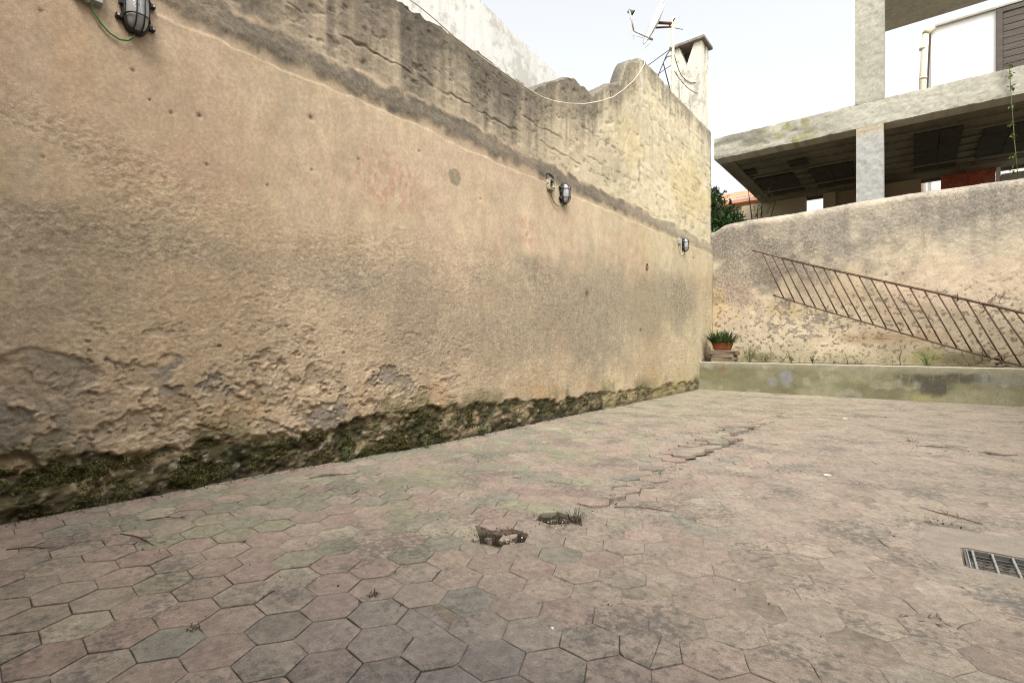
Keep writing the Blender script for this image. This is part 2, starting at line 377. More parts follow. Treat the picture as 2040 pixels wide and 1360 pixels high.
# lower crack line
groove(.3, 8.5, np.interp(Y, [.3, .7, 1.7, 2.4, 5.1, 5.6, 7.2, 9], [1.75, 1.7, 1.53, 1.52, 1.59, 1.68, 1.66, 1.7]), .004, .004, 91, .45)
# grime running down from the coping
drip = fbm(Y*4.2, Z*.45, 92, 4)*.8+fbm(Y*13, Z*.8, 93, 3)*.45
dp_ = (TOP-Z)
gr = ss(1.05+.35*ss(8, 6, Y), .0, dp_*(1+1.1*k)-.55*drip)*upm
gr = np.maximum(gr, ss(.07, .0, dp_+.04*fbm(Y*8, Z*8, 94, 3))*.9)
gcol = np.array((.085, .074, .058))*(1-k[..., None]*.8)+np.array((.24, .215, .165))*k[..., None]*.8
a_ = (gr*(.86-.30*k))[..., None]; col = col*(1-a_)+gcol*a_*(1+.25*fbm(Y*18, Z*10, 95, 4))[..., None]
spk = np.maximum(spk, gr*.55)
pale = ss(.35, .8, fbm(Y*5.5, Z*.35, 96, 4))*ss(1.6, .3, dp_)*ss(7.8, 8.6, Y); col = mixc(col, (.64, .60, .49), pale*.65)
# rain streaks on upper wall
stk = ss(.3, .9, fbm(Y*6, Z*.6, 97, 4))*upm; col = mixc(col, (.20, .17, .12), stk*.35*(1-.5*k))
# flaking towards the foot
fl = .6*fbm(Y*3.4, Z*4.4, 101, 6, .66)+.45*fbm(Y*11, Z*13, 100, 4)+.50*ss(1.15, .35, Z)-.35*ss(.9, 1.5, Z)-.10
lost = ss(.32, .345, fl)*ss(1.25, .95, Z)*ss(5, 2.6, Y)
for (cy, cz, ry, rz) in [(.62, .83, .34, .10), (.70, .70, .12, .15), (1.27, .89, .07, .05), (1.12, .80, .10, .05), (2.26, .75, .06, .12), (.45, .52, .25, .10)]:
    lost = np.maximum(lost, blob(Y, Z, cy, cz, ry, rz, 102, .75, .10))
rim = np.clip(ss(.18, .30, fl)*ss(1.25, .95, Z)*ss(5, 2.6, Y)-lost, 0, 1)
lowr = ss(1.25, .7, Z)*(.25+.75*ss(5.5, 2.2, Y))
H += -.0105*lost+.004*rim+lowr*(.0016*fbm(Y*7, Z*9, 103, 5)+.0036*fbm(Y*24, Z*27, 104, 4, .68))
H += lost*.003*fbm(Y*30, Z*30, 105, 3)
gl = ss(-.1, .5, fbm(Y*2, Z*2.5, 106, 4)+.5*ss(1.6, .8, Y))
col = mixc(col, (.40, .305, .195), lost*.5)
col = mixc(col, (.19, .175, .152), lost*gl*.8)
col = mixc(col, (.50, .40, .30), rim*.35)
dk = ss(.25, .75, fbm(Y*6, Z*7, 107, 4))*lowr; col = mixc(col, (.18, .14, .09), dk*.32)
org = ss(.35, .8, fbm(Y*2.2, Z*2.2, 108, 3))*ss(.9, .4, Z); col = mixc(col, (.46, .28, .13), org*.35)
f2 = fbm(Y*8, Z*11, 98, 6, .68)+.45*ss(1.3, .5, Z)-.12+.25*fbm(Y*1.3, Z*1.6, 99, 3)
ck = ss(1.35, 1.05, Z)*ss(5.5, 2.6, Y); chip = ss(.40, .425, f2)*ck; crim = np.clip(ss(.30, .40, f2)*ck-chip, 0, 1)
H += -.0055*chip+.0022*crim
col = mixc(col, (.30, .24, .17), chip*.5); chip_lip = np.clip(ss(.36, .40, f2)*ck-chip, 0, 1); H += .0016*chip_lip; col = mixc(col, (.50, .40, .285), crim*.35)  # narrow edge round each chip is only raised a little
# mossy eroded foot
mt = .015+np.interp(Y, [-3, .46, .9, 1.3, 2.2, 2.65, 3.5, 4.7, 5.8, 7.2, 9.1, 11.3, 13], [.36, .35, .31, .32, .265, .32, .36, .31, .22, .21, .19, .11, .08])+.045*fbm(Y*3.2, Y*0, 111, 4)+.028*fbm(Y*12, Y*0, 112, 4, .6)+.03*fbm(Y*9, Z*9, 110, 4)
ms = ss(.02, -.015, Z-mt)
H -= ms*(.030+.014*fbm(Y*5, Z*6, 113, 4)-.012*ss(-.2, .6, fbm(Y*9, Z*9, 114, 3)))
H += ms*.012*fbm(Y*26, Z*26, 115, 3)
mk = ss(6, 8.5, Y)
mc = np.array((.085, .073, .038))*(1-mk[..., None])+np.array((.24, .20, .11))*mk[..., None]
mn = fbm(Y*7, Z*9, 116, 5)
mcol = mc*(1+.75*mn)[..., None]
mcol = mixc(mcol, (.27, .21, .125), ss(-.05, .40, fbm(Y*4.5+7, Z*6, 117, 5, .6))*.85); mcol = mixc(mcol, (.40, .36, .27), ss(.5, .75, fbm(Y*19, Z*23, 122, 4))*.5)
mcol = mixc(mcol, (.022, .026, .009), ss(.05, .5, fbm(Y*3.5, Z*5, 118, 4))*.8*(1-mk*.7))
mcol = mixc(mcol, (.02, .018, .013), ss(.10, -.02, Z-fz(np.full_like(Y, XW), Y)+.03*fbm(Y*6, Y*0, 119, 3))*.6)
col = col*(1-ms[..., None])+mcol*ms[..., None]
halo = ss(.26, 0, Z-mt)*(1-ms)*ss(-.2, .5, fbm(Y*3.3, Z*3, 120, 4)); col = mixc(col, (.12, .115, .05), halo*.7)
grn = ss(.7, .1, Z)*ss(5.5, 9, Y)*ss(-.2, .5, fbm(Y*1.7, Z*2, 121, 3)); col = mixc(col, (.36, .33, .13), grn*.35)
# small drill holes and dents
for (cy, cz, r) in [(1.05, 2.71, .010), (1.43, 2.56, .014), (2.25, 2.83, .020), (1.26, 2.52, .010), (1.14, 2.56, .007), (1.48, 2.24, .009), (2.26, 2.41, .010), (.63, 2.05, .008), (.62, 2.86, .008), (2.7, 2.62, .009), (3.4, 2.9, .012), (1.9, 2.2, .008), (4.3, 2.63, .012), (9.3, 2.5, .02), (11.35, 2.9, .025), (6.7, 1.75, .05), (8.6, 1.25, .04)]:
    d = np.sqrt((Y-cy)**2+(Z-cz)**2); q = np.exp(-(d/r)**2); H -= .012*q; col = mixc(col, (.07, .05, .035), q*.85)
dm = blob(Y, Z, 3.9, 2.76, .085, .07, 125, 1.1, .2); col = mixc(col, (.27, .23, .16), dm*.8); H -= .004*dm; spk = np.maximum(spk, dm*.4)
P = np.stack([XW+H, Y, Z], -1)
# coping, back and end
xb = XW-.30
cap = []
for j, (dx, dz) in enumerate([(-.05, .02), (-.12, .03), (-.20, .025), (-.27, 0), (-.30, -.05), (-.30, -1.5), (-.30, -9)]):
    pz = np.maximum(top+dz+.01*fbm(ys*9, ys*0+j, 130+j, 3), -.1) if dz > -9 else np.full_like(top, -.1)
    cap.append(np.stack([np.full_like(ys, XW-.045+dx+.045*(dx < -.2)), ys, pz], -1))
P = np.concatenate([P, np.stack(cap, 1)], 1)
kk = len(cap)
ccap = np.array((.17, .15, .115))*(1+.25*fbm(np.repeat(ys[:, None], kk, 1)*5, np.zeros((len(ys), kk))+np.arange(kk)*3., 140, 4))[..., None]
col = np.concatenate([col, ccap], 1); spk = np.concatenate([spk, np.full((len(ys), kk), .5)], 1)
al = np.concatenate([np.clip(rg*(1-ms)+upm*.35+band*.5+.15*(1-rg), 0, 1), np.full((len(ys), kk), .5)], 1)
# far end face
ne = 8
ends = []
for j in range(1, ne+1):
    q = P[-1].copy(); q[:, 0] += (xb-q[:, 0])*j/ne; q[:, 1] = YE+.012*fbm(q[:, 2]*4, q[:, 0]*4, 141, 3)
    ends.append(q)
P = np.concatenate([P, np.stack(ends)], 0)
col = np.concatenate([col, np.repeat(col[-1:], ne, 0)], 0); spk = np.concatenate([spk, np.repeat(spk[-1:], ne, 0)], 0); al = np.concatenate([al, np.repeat(al[-1:], ne, 0)], 0)
me = grid_mesh('courtyard_wall', P, M_wall, col, spk, alpha=al)
me.flip_normals()
lw = obj('courtyard_wall', me, None)
tag(lw, 'long tall peach plaster wall with dark cement band, stepped top and mossy foot', 'wall')

# ---- back wall of the courtyard
YB = 12.76
xs = np.concatenate([np.arange(-3.98, 2.6, .0125), np.arange(2.6, 7.5, .06)])
def btop(x):
    return np.interp(x, [-4, -3.83, -3.72, -3.6, -3.4, -3.0, -1.9, -.5, 1.5, 8], [3.70, 3.735, 3.80, 3.86, 3.885, 3.90, 3.925, 3.98, 3.975, 3.97])-.0+.012*fbm(x*2, x*0, 201, 3)
bt = btop(xs)
zz = np.arange(-.1, 3.62, .0125)
nr = 26
Xb = np.repeat(xs[:, None], len(zz)+nr, 1)
ta = np.linspace(0, math.pi/2, nr+1)[1:]
rad = .17
sp_z = (bt[:, None]-rad)+rad*np.sin(ta)[None]
stretch = (zz[None]+.1)/(zz[-1]+.1)*((bt-rad)[:, None]-.0+.1)-.1
Zb = np.concatenate([stretch, sp_z], 1)
off = np.concatenate([np.zeros((len(xs), len(zz))), np.repeat((rad*(1-np.cos(ta)))[None], len(xs), 0)], 1)
X_, Z_ = Xb, Zb
col = np.array((.55, .465, .335))*(1+.12*fbm(X_*.8, Z_*.8, 211, 4)+.07*fbm(X_*5, Z_*5, 212, 4))[..., None]
warm = ss(.0, .6, fbm(X_*.9, Z_*.9+3, 213, 4)); col = mixc(col, (.52, .41, .27), warm*.4)
gz = .9+.3*fbm(X_*1.0, X_*0, 214, 3)
gtop = ss(gz+.35, gz-.25, 3.95-Z_+.25*fbm(X_*2, Z_*2, 215, 4))
gd = 0*X_
for (cx, cz, rx, rz, a) in [(-3.5, 3.3, .6, .45, .9), (-2.5, 3.1, .9, .55, 1), (-1.5, 3.0, .6, .5, .7), (-3.35, 2.55, .5, .5, .85), (-2.4, 2.7, .8, .4, .9), (-.35, 3.2, .6, .6, .6), (.9, 3.4, 1.2, .35, .7), (-.75, 2.6, .12, .7, .6), (-1.9, 3.5, .9, .3, .5), (-.05, 2.6, .1, .5, .35)]:
    gd = np.maximum(gd, a*blob(X_, Z_, cx, cz, rx, rz, int(abs(cx*9))+1, .9, .6))
col = mixc(col, (.31, .28, .235), gtop*.6); col = mixc(col, (.19, .172, .15), gd*.62)
spk = np.maximum(gtop*.42*ss(-.5, .3, fbm(X_*1.4, Z_*1.4, 216, 3)), gd*.65)
strk = ss(.2, .8, fbm(X_*7, Z_*.6, 217, 4))*ss(1.9, 3.6, Z_); col = mixc(col, (.17, .155, .13), strk*.35)
pk = np.maximum(.8*blob(X_, Z_, -3.45, 2.0, .6, .5, 218, .5), .5*blob(X_, Z_, .9, 2.1, 1.2, .5, 219, .5)); col = mixc(col, (.53, .37, .285), pk*.42)
ylw = np.maximum(blob(X_, Z_, -3.75, 1.85, .18, .5, 220, .5), .6*blob(X_, Z_, -2.3, 1.75, .35, .15, 221, .6)); ylw = np.maximum(ylw, .5*ss(.4, .8, fbm(X_*1.7, Z_*1.7, 222, 3))*ss(2.2, 1.4, Z_)); col = mixc(col, (.55, .42, .17), ylw*.45)
fl = fbm(X_*8.5, Z_*9.5, 223, 5)+.25*fbm(X_*1.2, Z_*1.2, 224, 3)+.55*blob(X_, Z_, -2.05, 1.5, .75, .5, 225, .5, .5)+.12*blob(X_, Z_, -.6, 1.5, 1.6, .7, 226, .3)-.34
lost = ss(.36, .42, fl)*ss(2.35, 1.9, Z_)*ss(-3.3, -2.6, X_)
H = .010*fbm(X_*1, Z_*1, 231, 3)+.0035*fbm(X_*9, Z_*9, 232, 4)-.007*lost
H += np.maximum(gtop, gd)*.0035*fbm(X_*24, Z_*24, 233, 3)
col = mixc(col, (.255, .235, .195), lost*.75)
dots = ss(.62, .72, fbm(X_*19, Z_*22, 234, 2)+.1*ss(1.9, 1.0, Z_))*ss(2.6, 1.7, Z_); H -= .006*dots; col = mixc(col, (.17, .125, .08), dots*.7)
cr_ = np.exp(-(fbm(X_*.9, Z_*.9, 235, 4)/.010)**2)*ss(2.9, 2.2, Z_)*.5; col = mixc(col, (.20, .155, .11), cr_*.5)
gm_ = ss(1.05, .55, Z_-.12*fbm(X_*3, Z_*2, 236, 4)); col = mixc(col, (.27, .25, .14), gm_*.6)
gm2 = blob(X_, Z_, .22, .78, .22, .22, 237, .5); col = mixc(col, (.30, .30, .10), gm2*.5)
gm3 = np.maximum(blob(X_, Z_, .75, .72, .35, .12, 238, .5), .8*blob(X_, Z_, -2.9, .7, .5, .15, 239, .5)); col = mixc(col, (.17, .16, .085), gm3*.7)
rs = blob(X_, Z_, -.55, 1.12, 1.0, .10, 240, .5, .6)*.5; col = mixc(col, (.36, .24, .12), rs)
for i in range(26):
    cx, cz = random.uniform(-3.4, 2.2), random.uniform(.9, 2.6); r = random.choice([.012, .016, .022])
    q = np.exp(-(((X_-cx)**2+(Z_-cz)**2)/r**2)); H -= .012*q; col = mixc(col, (.08, .06, .045), q*.8)
Pb = np.stack([X_, YB-H+off, Z_], -1)
bk = []
for (dy, dz) in [(.24, 0), (.31, -.06), (.36, -.17), (.36, -1.2), (.36, -9)]:
    bk.append(np.stack([xs, np.full_like(xs, YB+dy), np.maximum(bt+dz, -.1) if dz > -9 else np.full_like(xs, -.1)], -1))
Pb = np.concatenate([Pb, np.stack(bk, 1)], 1)
cb = np.tile(np.array((.33, .295, .24)), (len(xs), 5, 1)); col = np.concatenate([col, cb], 1)
spk = np.concatenate([spk, np.full((len(xs), 5), .45)], 1)
al = np.concatenate([np.clip(np.maximum(gtop, gd)*.9+.25, 0, 1), np.full((len(xs), 5), .7)], 1)
bw = obj('back_wall', grid_mesh('back_wall', Pb, M_wall, col, spk, alpha=al), None)
tag(bw, 'rounded top boundary wall behind the rusty railing, cream plaster with grey lichen', 'wall')

# ---- low planter wall and its bed
YL = 11.75
xl = np.arange(-3.86, 7.5, .016); zl = np.concatenate([np.arange(-.12, .575, .0125), [.588, .596, .600, .601, .601, .6, .594, .56, .45, .2]])
ol = np.concatenate([np.zeros(len(zl)-10), [.002, .006, .014, .05, .10, .15, .165, .17, .17, .17]])
X_ = np.repeat(xl[:, None], len(zl), 1); Z_ = np.repeat(zl[None], len(xl), 0); O_ = np.repeat(ol[None], len(xl), 0)
col = np.array((.205, .195, .115))*(1+.22*fbm(X_*1.5, Z_*2.5, 251, 4)+.07*fbm(X_*8, Z_*8, 252, 4))[..., None]
col = mixc(col, (.32, .30, .205), ss(-.1, .6, fbm(X_*1.3, Z_*2+4, 253, 4))*.5)
col = mixc(col, (.35, .33, .10), ss(.05, .7, fbm(X_*1.1+5, Z_*2, 254, 3))*ss(.45, .1, Z_)*.55)
col = mixc(col, (.29, .275, .205), ss(.42, .56, Z_)*.6)
col = mixc(col, (.52, .47, .36), ss(.585, .598, Z_)*.6)
bs = np.maximum(blob(X_, Z_, .32, .38, .40, .09, 255, .6), blob(X_, Z_, .28, .26, .22, .13, 256, .6)); bs = np.maximum(bs, .8*blob(X_, Z_, .85, .42, .2, .06, 257, .6)); bs = np.maximum(bs, .75*blob(X_, Z_, -.08, .40, .22, .05, 258, .6)); bs *= .35+.65*ss(-.5, .25, fbm(X_*15, Z_*1.5, 259, 4)+.3*fbm(X_*30, Z_*30, 258, 3))
col = mixc(col, (.075, .07, .055), bs*.88)
bb = np.maximum(blob(X_, Z_, -2.1, .30, .12, .16, 260, .7), .8*blob(X_, Z_, -2.32, .2, .1, .1, 261, .7)); bb = np.maximum(bb, .5*blob(X_, Z_, 1.15, .4, .3, .1, 262, .6)); col = mixc(col, (.25, .26, .265), bb*.7)
rsb = blob(X_, Z_, -3.32, .47, .035, .07, 263, .6); col = mixc(col, (.26, .13, .07), rsb*.8)
lt = ss(.5, .8, fbm(X_*3.3, Z_*4, 264, 3)); col = mixc(col, (.36, .345, .27), lt*.4)
Hl = .004*fbm(X_*2, Z_*2, 265, 3)+.002*fbm(X_*12, Z_*12, 266, 4)
Pl = np.stack([X_, YL+O_-Hl+.006*fbm(X_*.8, X_*0, 268, 2), Z_+.004*fbm(X_*3, X_*0, 267, 3)*(Z_ > .5)], -1)
pw = obj('planter_wall', grid_mesh('planter_wall', Pl, M_wall, col, bs*.3+.12, alpha=np.full(X_.shape, .22)), None)
tag(pw, 'low olive stained cement wall across the end of the courtyard', 'wall')
sx = np.arange(-3.84, 7.4, .05); sy = np.linspace(YL+.15, YB+.01, 18)
SX, SY = np.meshgrid(sx, sy, indexing='ij'); SZ = .565+.018*fbm(SX*3, SY*3, 271, 4)+.03*ss(YB-.25, YB, SY)
struct(obj('planting_bed', grid_mesh('planting_bed', np.stack([SX, SY, SZ], -1), M_soil), None))

# ---- courtyard floor: mortar bed (structure) with hexagonal cement tiles laid in it
DR = (.185, .72, 3.075, 3.345)                 # drain opening
TH = math.radians(-5.0); DD = .1955
gx = np.arange(-3.95, 5.2, .026); gy = np.arange(-2.6, 11.8, .026)
GX, GY = np.meshgrid(gx, gy, indexing='ij')
GZ = fz(GX, GY)
right = ss(-1.7, -.6, GX)*ss(.8, 2.2, GY)
lev = -.0085+.0068*ss(-.35, .55, fbm(GX*1.3, GY*1.3, 301, 4)+.55*right)
holes = []
def lat(x, y):
    a = np.array((math.cos(TH+math.pi/2), math.sin(TH+math.pi/2)))*DD; b = np.array((math.cos(TH+math.pi/6), math.sin(TH+math.pi/6)))*DD
    o = np.array((-1.022, 1.632)); m = np.linalg.solve(np.stack([a, b], 1), np.array((x, y))-o); m = np.round(m); return tuple(m.astype(int)), o+m[0]*a+m[1]*b
hk1, hc1 = lat(-1.71, 2.09); hk2, hc2 = lat(-1.66, 2.50); hk3, hc3 = lat(.60, 6.50)
for hc, dep in ((hc1, .030), (hc2, .026), (hc3, .03)):
    d = np.sqrt((GX-hc[0])**2+(GY-hc[1])**2); lev = lev-dep*ss(.125, .085, d)*(1+.75*fbm(GX*17, GY*17, 302, 4))
for (hx_, hy_, hr_) in ((hc1[0]-math.cos(YAW)*.125, hc1[1]-math.sin(YAW)*.125, .085), (hc2[0]+math.cos(YAW)*.12, hc2[1]+math.sin(YAW)*.12, .075)):
    d = np.sqrt((GX-hx_)**2+(GY-hy_)**2); lev = np.minimum(lev, -.018*ss(hr_, hr_*.6, d)*(1+.7*fbm(GX*17, GY*17, 309, 4))+lev*(1-ss(hr_, hr_*.6, d)))
GZ = GZ+lev+.0007*fbm(GX*18, GY*18, 303, 3)
indr = (GX > DR[0]+.004) & (GX < DR[1]-.004) & (GY > DR[2]+.004) & (GY < DR[3]-.004)
GZ = np.where(indr, -.22, GZ)
bc = np.array((.105, .088, .066))*np.ones(GX.shape+(1,))
fillm = ss(-.006, -.001, lev); bc = mixc(bc, (.235, .198, .155), fillm*.85)
bc = mixc(bc, (.03, .024, .017), ss(-.009, -.018, lev)); bc = mixc(bc, (.06, .065, .028), ss(-2.6, -3.6, GX)*.6*(1-fillm))
bc = mixc(bc, (.03, .027, .024), indr*1.0)
bc = bc*(1+.2*fbm(GX*6, GY*6, 304, 4))[..., None]
floor = struct(obj('courtyard_floor', grid_mesh('courtyard_floor', np.stack([GX, GY, GZ], -1), M_bed, bc), None))

def clip_poly(poly, p, n):
    out = []
    for i in range(len(poly)):
        a, b = poly[i], poly[(i+1) % len(poly)]
        da, db = (a-p).dot(n), (b-p).dot(n)
        if da >= 0: out.append(a)
        if da*db < 0: out.append(a+(b-a)*(da/(da-db)))
    return out
def inset(poly, d):
    n = len(poly); c = sum(poly, Vector((0, 0)))/n; out = []
    for i in range(n):
        a, b, e = poly[i-1], poly[i], poly[(i+1) % n]
        u = (b-a).normalized(); v = (e-b).normalized(); nu = Vector((-u.y, u.x)); nv = Vector((-v.y, v.x))
        s = nu+nv; q = s.dot(nu)
        out.append(b+s*(d/q) if q > .3 else b+(c-b).normalized()*d)
    return out
def tile_geo(poly, c, zf):
    """bevelled slab from a 2D outline; zf(x,y) gives the level of its top"""
    if len(poly) < 3: return [], []
    n = len(poly); inn = inset(poly, .0022)
    vs = [(p.x-c[0], p.y-c[1], zf(p.x, p.y)) for p in inn]+[(p.x-c[0], p.y-c[1], zf(p.x, p.y)-.0016) for p in poly]+[(p.x-c[0], p.y-c[1], zf(p.x, p.y)-.03) for p in poly]
    fs = [tuple(range(n))]+[(n+i, n+(i+1) % n, (i+1) % n, i) for i in range(n)]+[(2*n+i, 2*n+(i+1) % n, n+(i+1) % n, n+i) for i in range(n)]
    return vs, fs
A_ = Vector((math.cos(TH+math.pi/2), math.sin(TH+math.pi/2)))*DD; B_ = Vector((math.cos(TH+math.pi/6), math.sin(TH+math.pi/6)))*DD
O_ = Vector((-1.022, 1.632))
FWD = Vector((-math.sin(YAW), math.cos(YAW))); RGT = Vector((math.cos(YAW), math.sin(YAW)))
tiles = []
rt = random.Random(11)
for m in range(-40, 70):
    for n in range(-60, 60):
        c = O_+A_*m+B_*n
        if not (-3.92 < c.x < 4.9 and -2.4 < c.y < 11.80): continue
        dpt = c.dot(FWD); lr = c.dot(RGT)
        vis = dpt > 1.35 and abs(lr) < dpt*1.06
        if not vis and (dpt > 1 and abs(lr) > dpt*1.9): pass
        tiles.append((m, n, c, vis, dpt))
tiles.sort(key=lambda t: (not t[3], t[4]))
def tint_of(c):
    x, y = c.x, c.y
    f1 = float(fbm(np.array([x*.8]), np.array([y*.8]), 311, 3)[0])
    base = rt.choice([(.340, .262, .196), (.335, .258, .193), (.33, .25, .19), (.325, .262, .195), (.315, .255, .192), (.345, .275, .205), (.325, .238, .183)])
    r = np.array(base)
    nearwall = max(0, min(1, (-1.6-x)/1.2))*max(0, min(1, (y-.4)/1))
    if rt.random() < .55*nearwall: r = np.array(rt.choice([(.295, .262, .175), (.28, .25, .17), (.31, .265, .178), (.26, .235, .168)]))
    elif rt.random() < .16: r = np.array(rt.choice([(.27, .24, .185), (.285, .25, .188), (.31, .225, .178), (.355, .30, .215)]))
    far = max(0, min(1, (y-5)/4)); r = r*(1-.55*far)+np.array((.34, .295, .195))*.55*far
    rgt = max(0, min(1, (x+1.6)/1.4))*max(0, min(1, (y-1.2)/1)); avg = np.array((.33, .268, .203))
    r = r*(1-.62*rgt)+avg*.62*rgt
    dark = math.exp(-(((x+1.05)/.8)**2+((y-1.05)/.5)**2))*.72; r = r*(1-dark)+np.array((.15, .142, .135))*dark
    return r*np.array((.74, .765, .80))*(1+.04*far)*(1+.07*f1+rt.uniform(-.05, .05))
cxd, cyd = (DR[0]+DR[1])/2, (DR[2]+DR[3])/2
nvis = 0; far_v, far_f, far_t = [], [], []
hexdir = [Vector((math.cos(TH+math.pi/6*(2*i)), math.sin(TH+math.pi/6*(2*i)))) for i in range(6)]
R_ = DD/math.sqrt(3)
for (m, n, c, vis, dpt) in tiles:
    if (m, n) in (hk1, hk2, hk3): continue
    rightness = max(0, min(1, (c.x+1.7)/1.2))*max(0, min(1, (c.y-.8)/1.2))
    gap = rt.uniform(.0005, .0021)*(1-.55*rightness)
    hexp = [Vector((c.x+h.x*(R_-gap), c.y+h.y*(R_-gap)))+Vector((rt.uniform(-.0018, .0018), rt.uniform(-.0018, .0018))) for h in hexdir]
    hexp = [Vector((math.cos(0)*p.x, p.y)) for p in hexp]
    # clip to the courtyard
    hexp = clip_poly(hexp, Vector((-3.86, 0)), Vector((1, 0))); hexp = clip_poly(hexp, Vector((0, YL-.004)), Vector((0, -1)))
    ex, ey = max(DR[0]-c.x, c.x-DR[1]), max(DR[2]-c.y, c.y-DR[3])
    if max(ex, ey) < .13:
        if max(ex, ey) < -.06: continue
        if ex > ey: hexp = clip_poly(hexp, Vector((DR[0]-.014, 0)), Vector((-1, 0))) if c.x < cxd else clip_poly(hexp, Vector((DR[1]+.014, 0)), Vector((1, 0)))
        else: hexp = clip_poly(hexp, Vector((0, DR[2]-.014)), Vector((0, -1))) if c.y < cyd else clip_poly(hexp, Vector((0, DR[3]+.014)), Vector((0, 1)))
    if len(hexp) < 3: continue
    if (m, n) != hk1:
        hv = Vector((hc1[0], hc1[1])); lv = (c-hv).normalized()
        if (c-hv).length < .22 and lv.dot(-RGT) > .55: hexp = clip_poly(hexp, hv+lv*.165, (lv+Vector((.25, -.35))).normalized())
        hv2 = Vector((hc2[0], hc2[1])); lv = (c-hv2).normalized()
        if (c-hv2).length < .22 and lv.dot(RGT) > .8: hexp = clip_poly(hexp, hv2+lv*.15, (lv+Vector((.3, .4))).normalized())
    # worn corner
    if rt.random() < .3 and len(hexp) == 6:
        i = rt.randrange(6); a, b, e = hexp[i-1], hexp[i], hexp[(i+1) % 6]; q = rt.uniform(.008, .025)
        hexp[i:i+1] = [b+(a-b).normalized()*q, b+(e-b).normalized()*q*rt.uniform(.5, 1.3)]
    if dpt < 2.6 and vis and len(hexp) >= 6:
        q2 = []
        for i in range(len(hexp)):
            a, b = hexp[i], hexp[(i+1) % len(hexp)]; q2.append(a)
            if (b-a).length > .06: nrm_ = Vector((a.y-b.y, b.x-a.x)).normalized(); q2.append(a.lerp(b, rt.uniform(.3, .7))+nrm_*rt.uniform(-.0004, .0026))
        hexp = q2
    rise = 0
    lift = math.exp(-((c.x+1.62)/.16)**2)*max(0, min(1, (c.y-4.0)/.6))*max(0, min(1, (7.4-c.y)/.6)) if c.x < -1.50 else 0
    lift += .45*math.exp(-((c.x+1.62)/.14)**2)*(c.x < -1.5)*(2.7 < c.y < 9)
    if lift > .12: rise = lift*rt.uniform(.010, .032)
    tx, ty = rt.gauss(0, .009), rt.gauss(0, .009)
    if lift > .25: tx += rt.uniform(0, .12); ty += rt.uniform(-.05, .05)
    dz = rt.gauss(0, .0009)+rise
    z0 = float(fz(c.x, c.y))
    zf = lambda x, y, c=c, z0=z0, dz=dz, tx=tx, ty=ty: z0+dz+(x-c.x)*tx+(y-c.y)*ty-(-.0)
    polys = [hexp]
    if rt.random() < .09 or (m, n) in ((hk1[0]-1, hk1[1]), (hk1[0], hk1[1]-1)):
        ang = rt.uniform(0, math.pi); nn = Vector((math.cos(ang), math.sin(ang))); pp = c+Vector((rt.uniform(-.03, .03), rt.uniform(-.03, .03)))
        polys = [clip_poly(hexp, pp+nn*.0009, nn), clip_poly(hexp, pp-nn*.0009, -nn)]
        if rt.random() < .5 and len(polys[0]) > 3:
            n2 = Vector((-nn.y, nn.x)); p0 = polys.pop(0); polys += [clip_poly(p0, pp+n2*.0009, n2), clip_poly(p0, pp-n2*.0009, -n2)]
    V, F = [], []
    for pl in polys:
        if len(pl) < 3: continue
        v_, f_ = tile_geo(pl, (c.x, c.y), zf); o = len(V); V += v_; F += [tuple(i+o for i in q) for q in f_]
    tint = tint_of(c)
    if vis and nvis < 300:
        nvis += 1
        me = mesh_from('tile', V, F); me.materials.append(M_tile)
        o = bpy.data.objects.new('tile', me); C.objects.link(o); o.location = (c.x, c.y, 0); o.parent = floor
        o['tint'] = [float(t) for t in tint]
    else:
        o = len(far_v); far_v += [(p[0]+c.x, p[1]+c.y, p[2]) for p in V]; far_f += [tuple(i+o for i in q) for q in F]; far_t += [tint]*len(V)
me = mesh_from('tile_field', far_v, far_f); me.materials.append(M_tile2)
a = me.attributes.new('tint', 'FLOAT_COLOR', 'POINT'); t4 = np.ones((len(far_v), 4), np.float32); t4[:, :3] = np.array(far_t); a.data.foreach_set('color', t4.reshape(-1))
stuff(obj('tile_field', me, None, floor))

# broken pieces lying in the holes
def shard(cx, cy, z, r, s, tilt, parent=None, label=None):
    q = random.Random(s); n = 5; pl = [Vector((cx+r*q.uniform(.6, 1.1)*math.cos(2*math.pi*i/n+q.uniform(-.3, .3)), cy+r*.7*q.uniform(.6, 1.1)*math.sin(2*math.pi*i/n+q.uniform(-.3, .3)))) for i in range(n)]
    V, F = tile_geo(pl, (cx, cy), lambda x, y: (x-cx)*tilt[0]+(y-cy)*tilt[1])
    me = mesh_from('tile_shard', V, F); me.materials.append(M_tile); o = bpy.data.objects.new('tile_shard', me); C.objects.link(o); o.location = (cx, cy, z); o['tint'] = [.25, .20, .155]; return o
z1 = float(fz(*hc1)); z2 = float(fz(*hc2)); z3 = float(fz(*hc3))
tag(shard(hc1[0]+.0, hc1[1]+.035, z1-.008, .045, 1, (.1, .12)), 'upper tile shard loose in the nearer floor hole', 'tile shard')
tag(shard(hc1[0]+.015, hc1[1]-.025, z1-.014, .055, 5, (-.15, .2)), 'long tilted tile shard at the front of the nearer floor hole', 'tile shard')
tag(shard(hc2[0]-.01, hc2[1]-.01, z2-.018, .05, 8, (.2, .1)), 'sunken tile shard in the farther floor hole with dry weeds', 'tile shard')
tag(shard(hc3[0]+.05, hc3[1]-.0, z3+.016, .11, 9, (-.03, .09)), 'loose pale tile lifted above a dark gap at the right', 'floor tile')

tag(shard(hc1[0]-.075, hc1[1]-.07, z1-.007, .035, 12, (.2, -.1)), 'small tile shard at the left end of the nearer floor hole', 'tile shard')
tag(shard(hc2[0]+.06, hc2[1]+.03, z2-.012, .03, 15, (-.2, -.2)), 'little shard under the dry weed in the farther floor hole', 'tile shard')
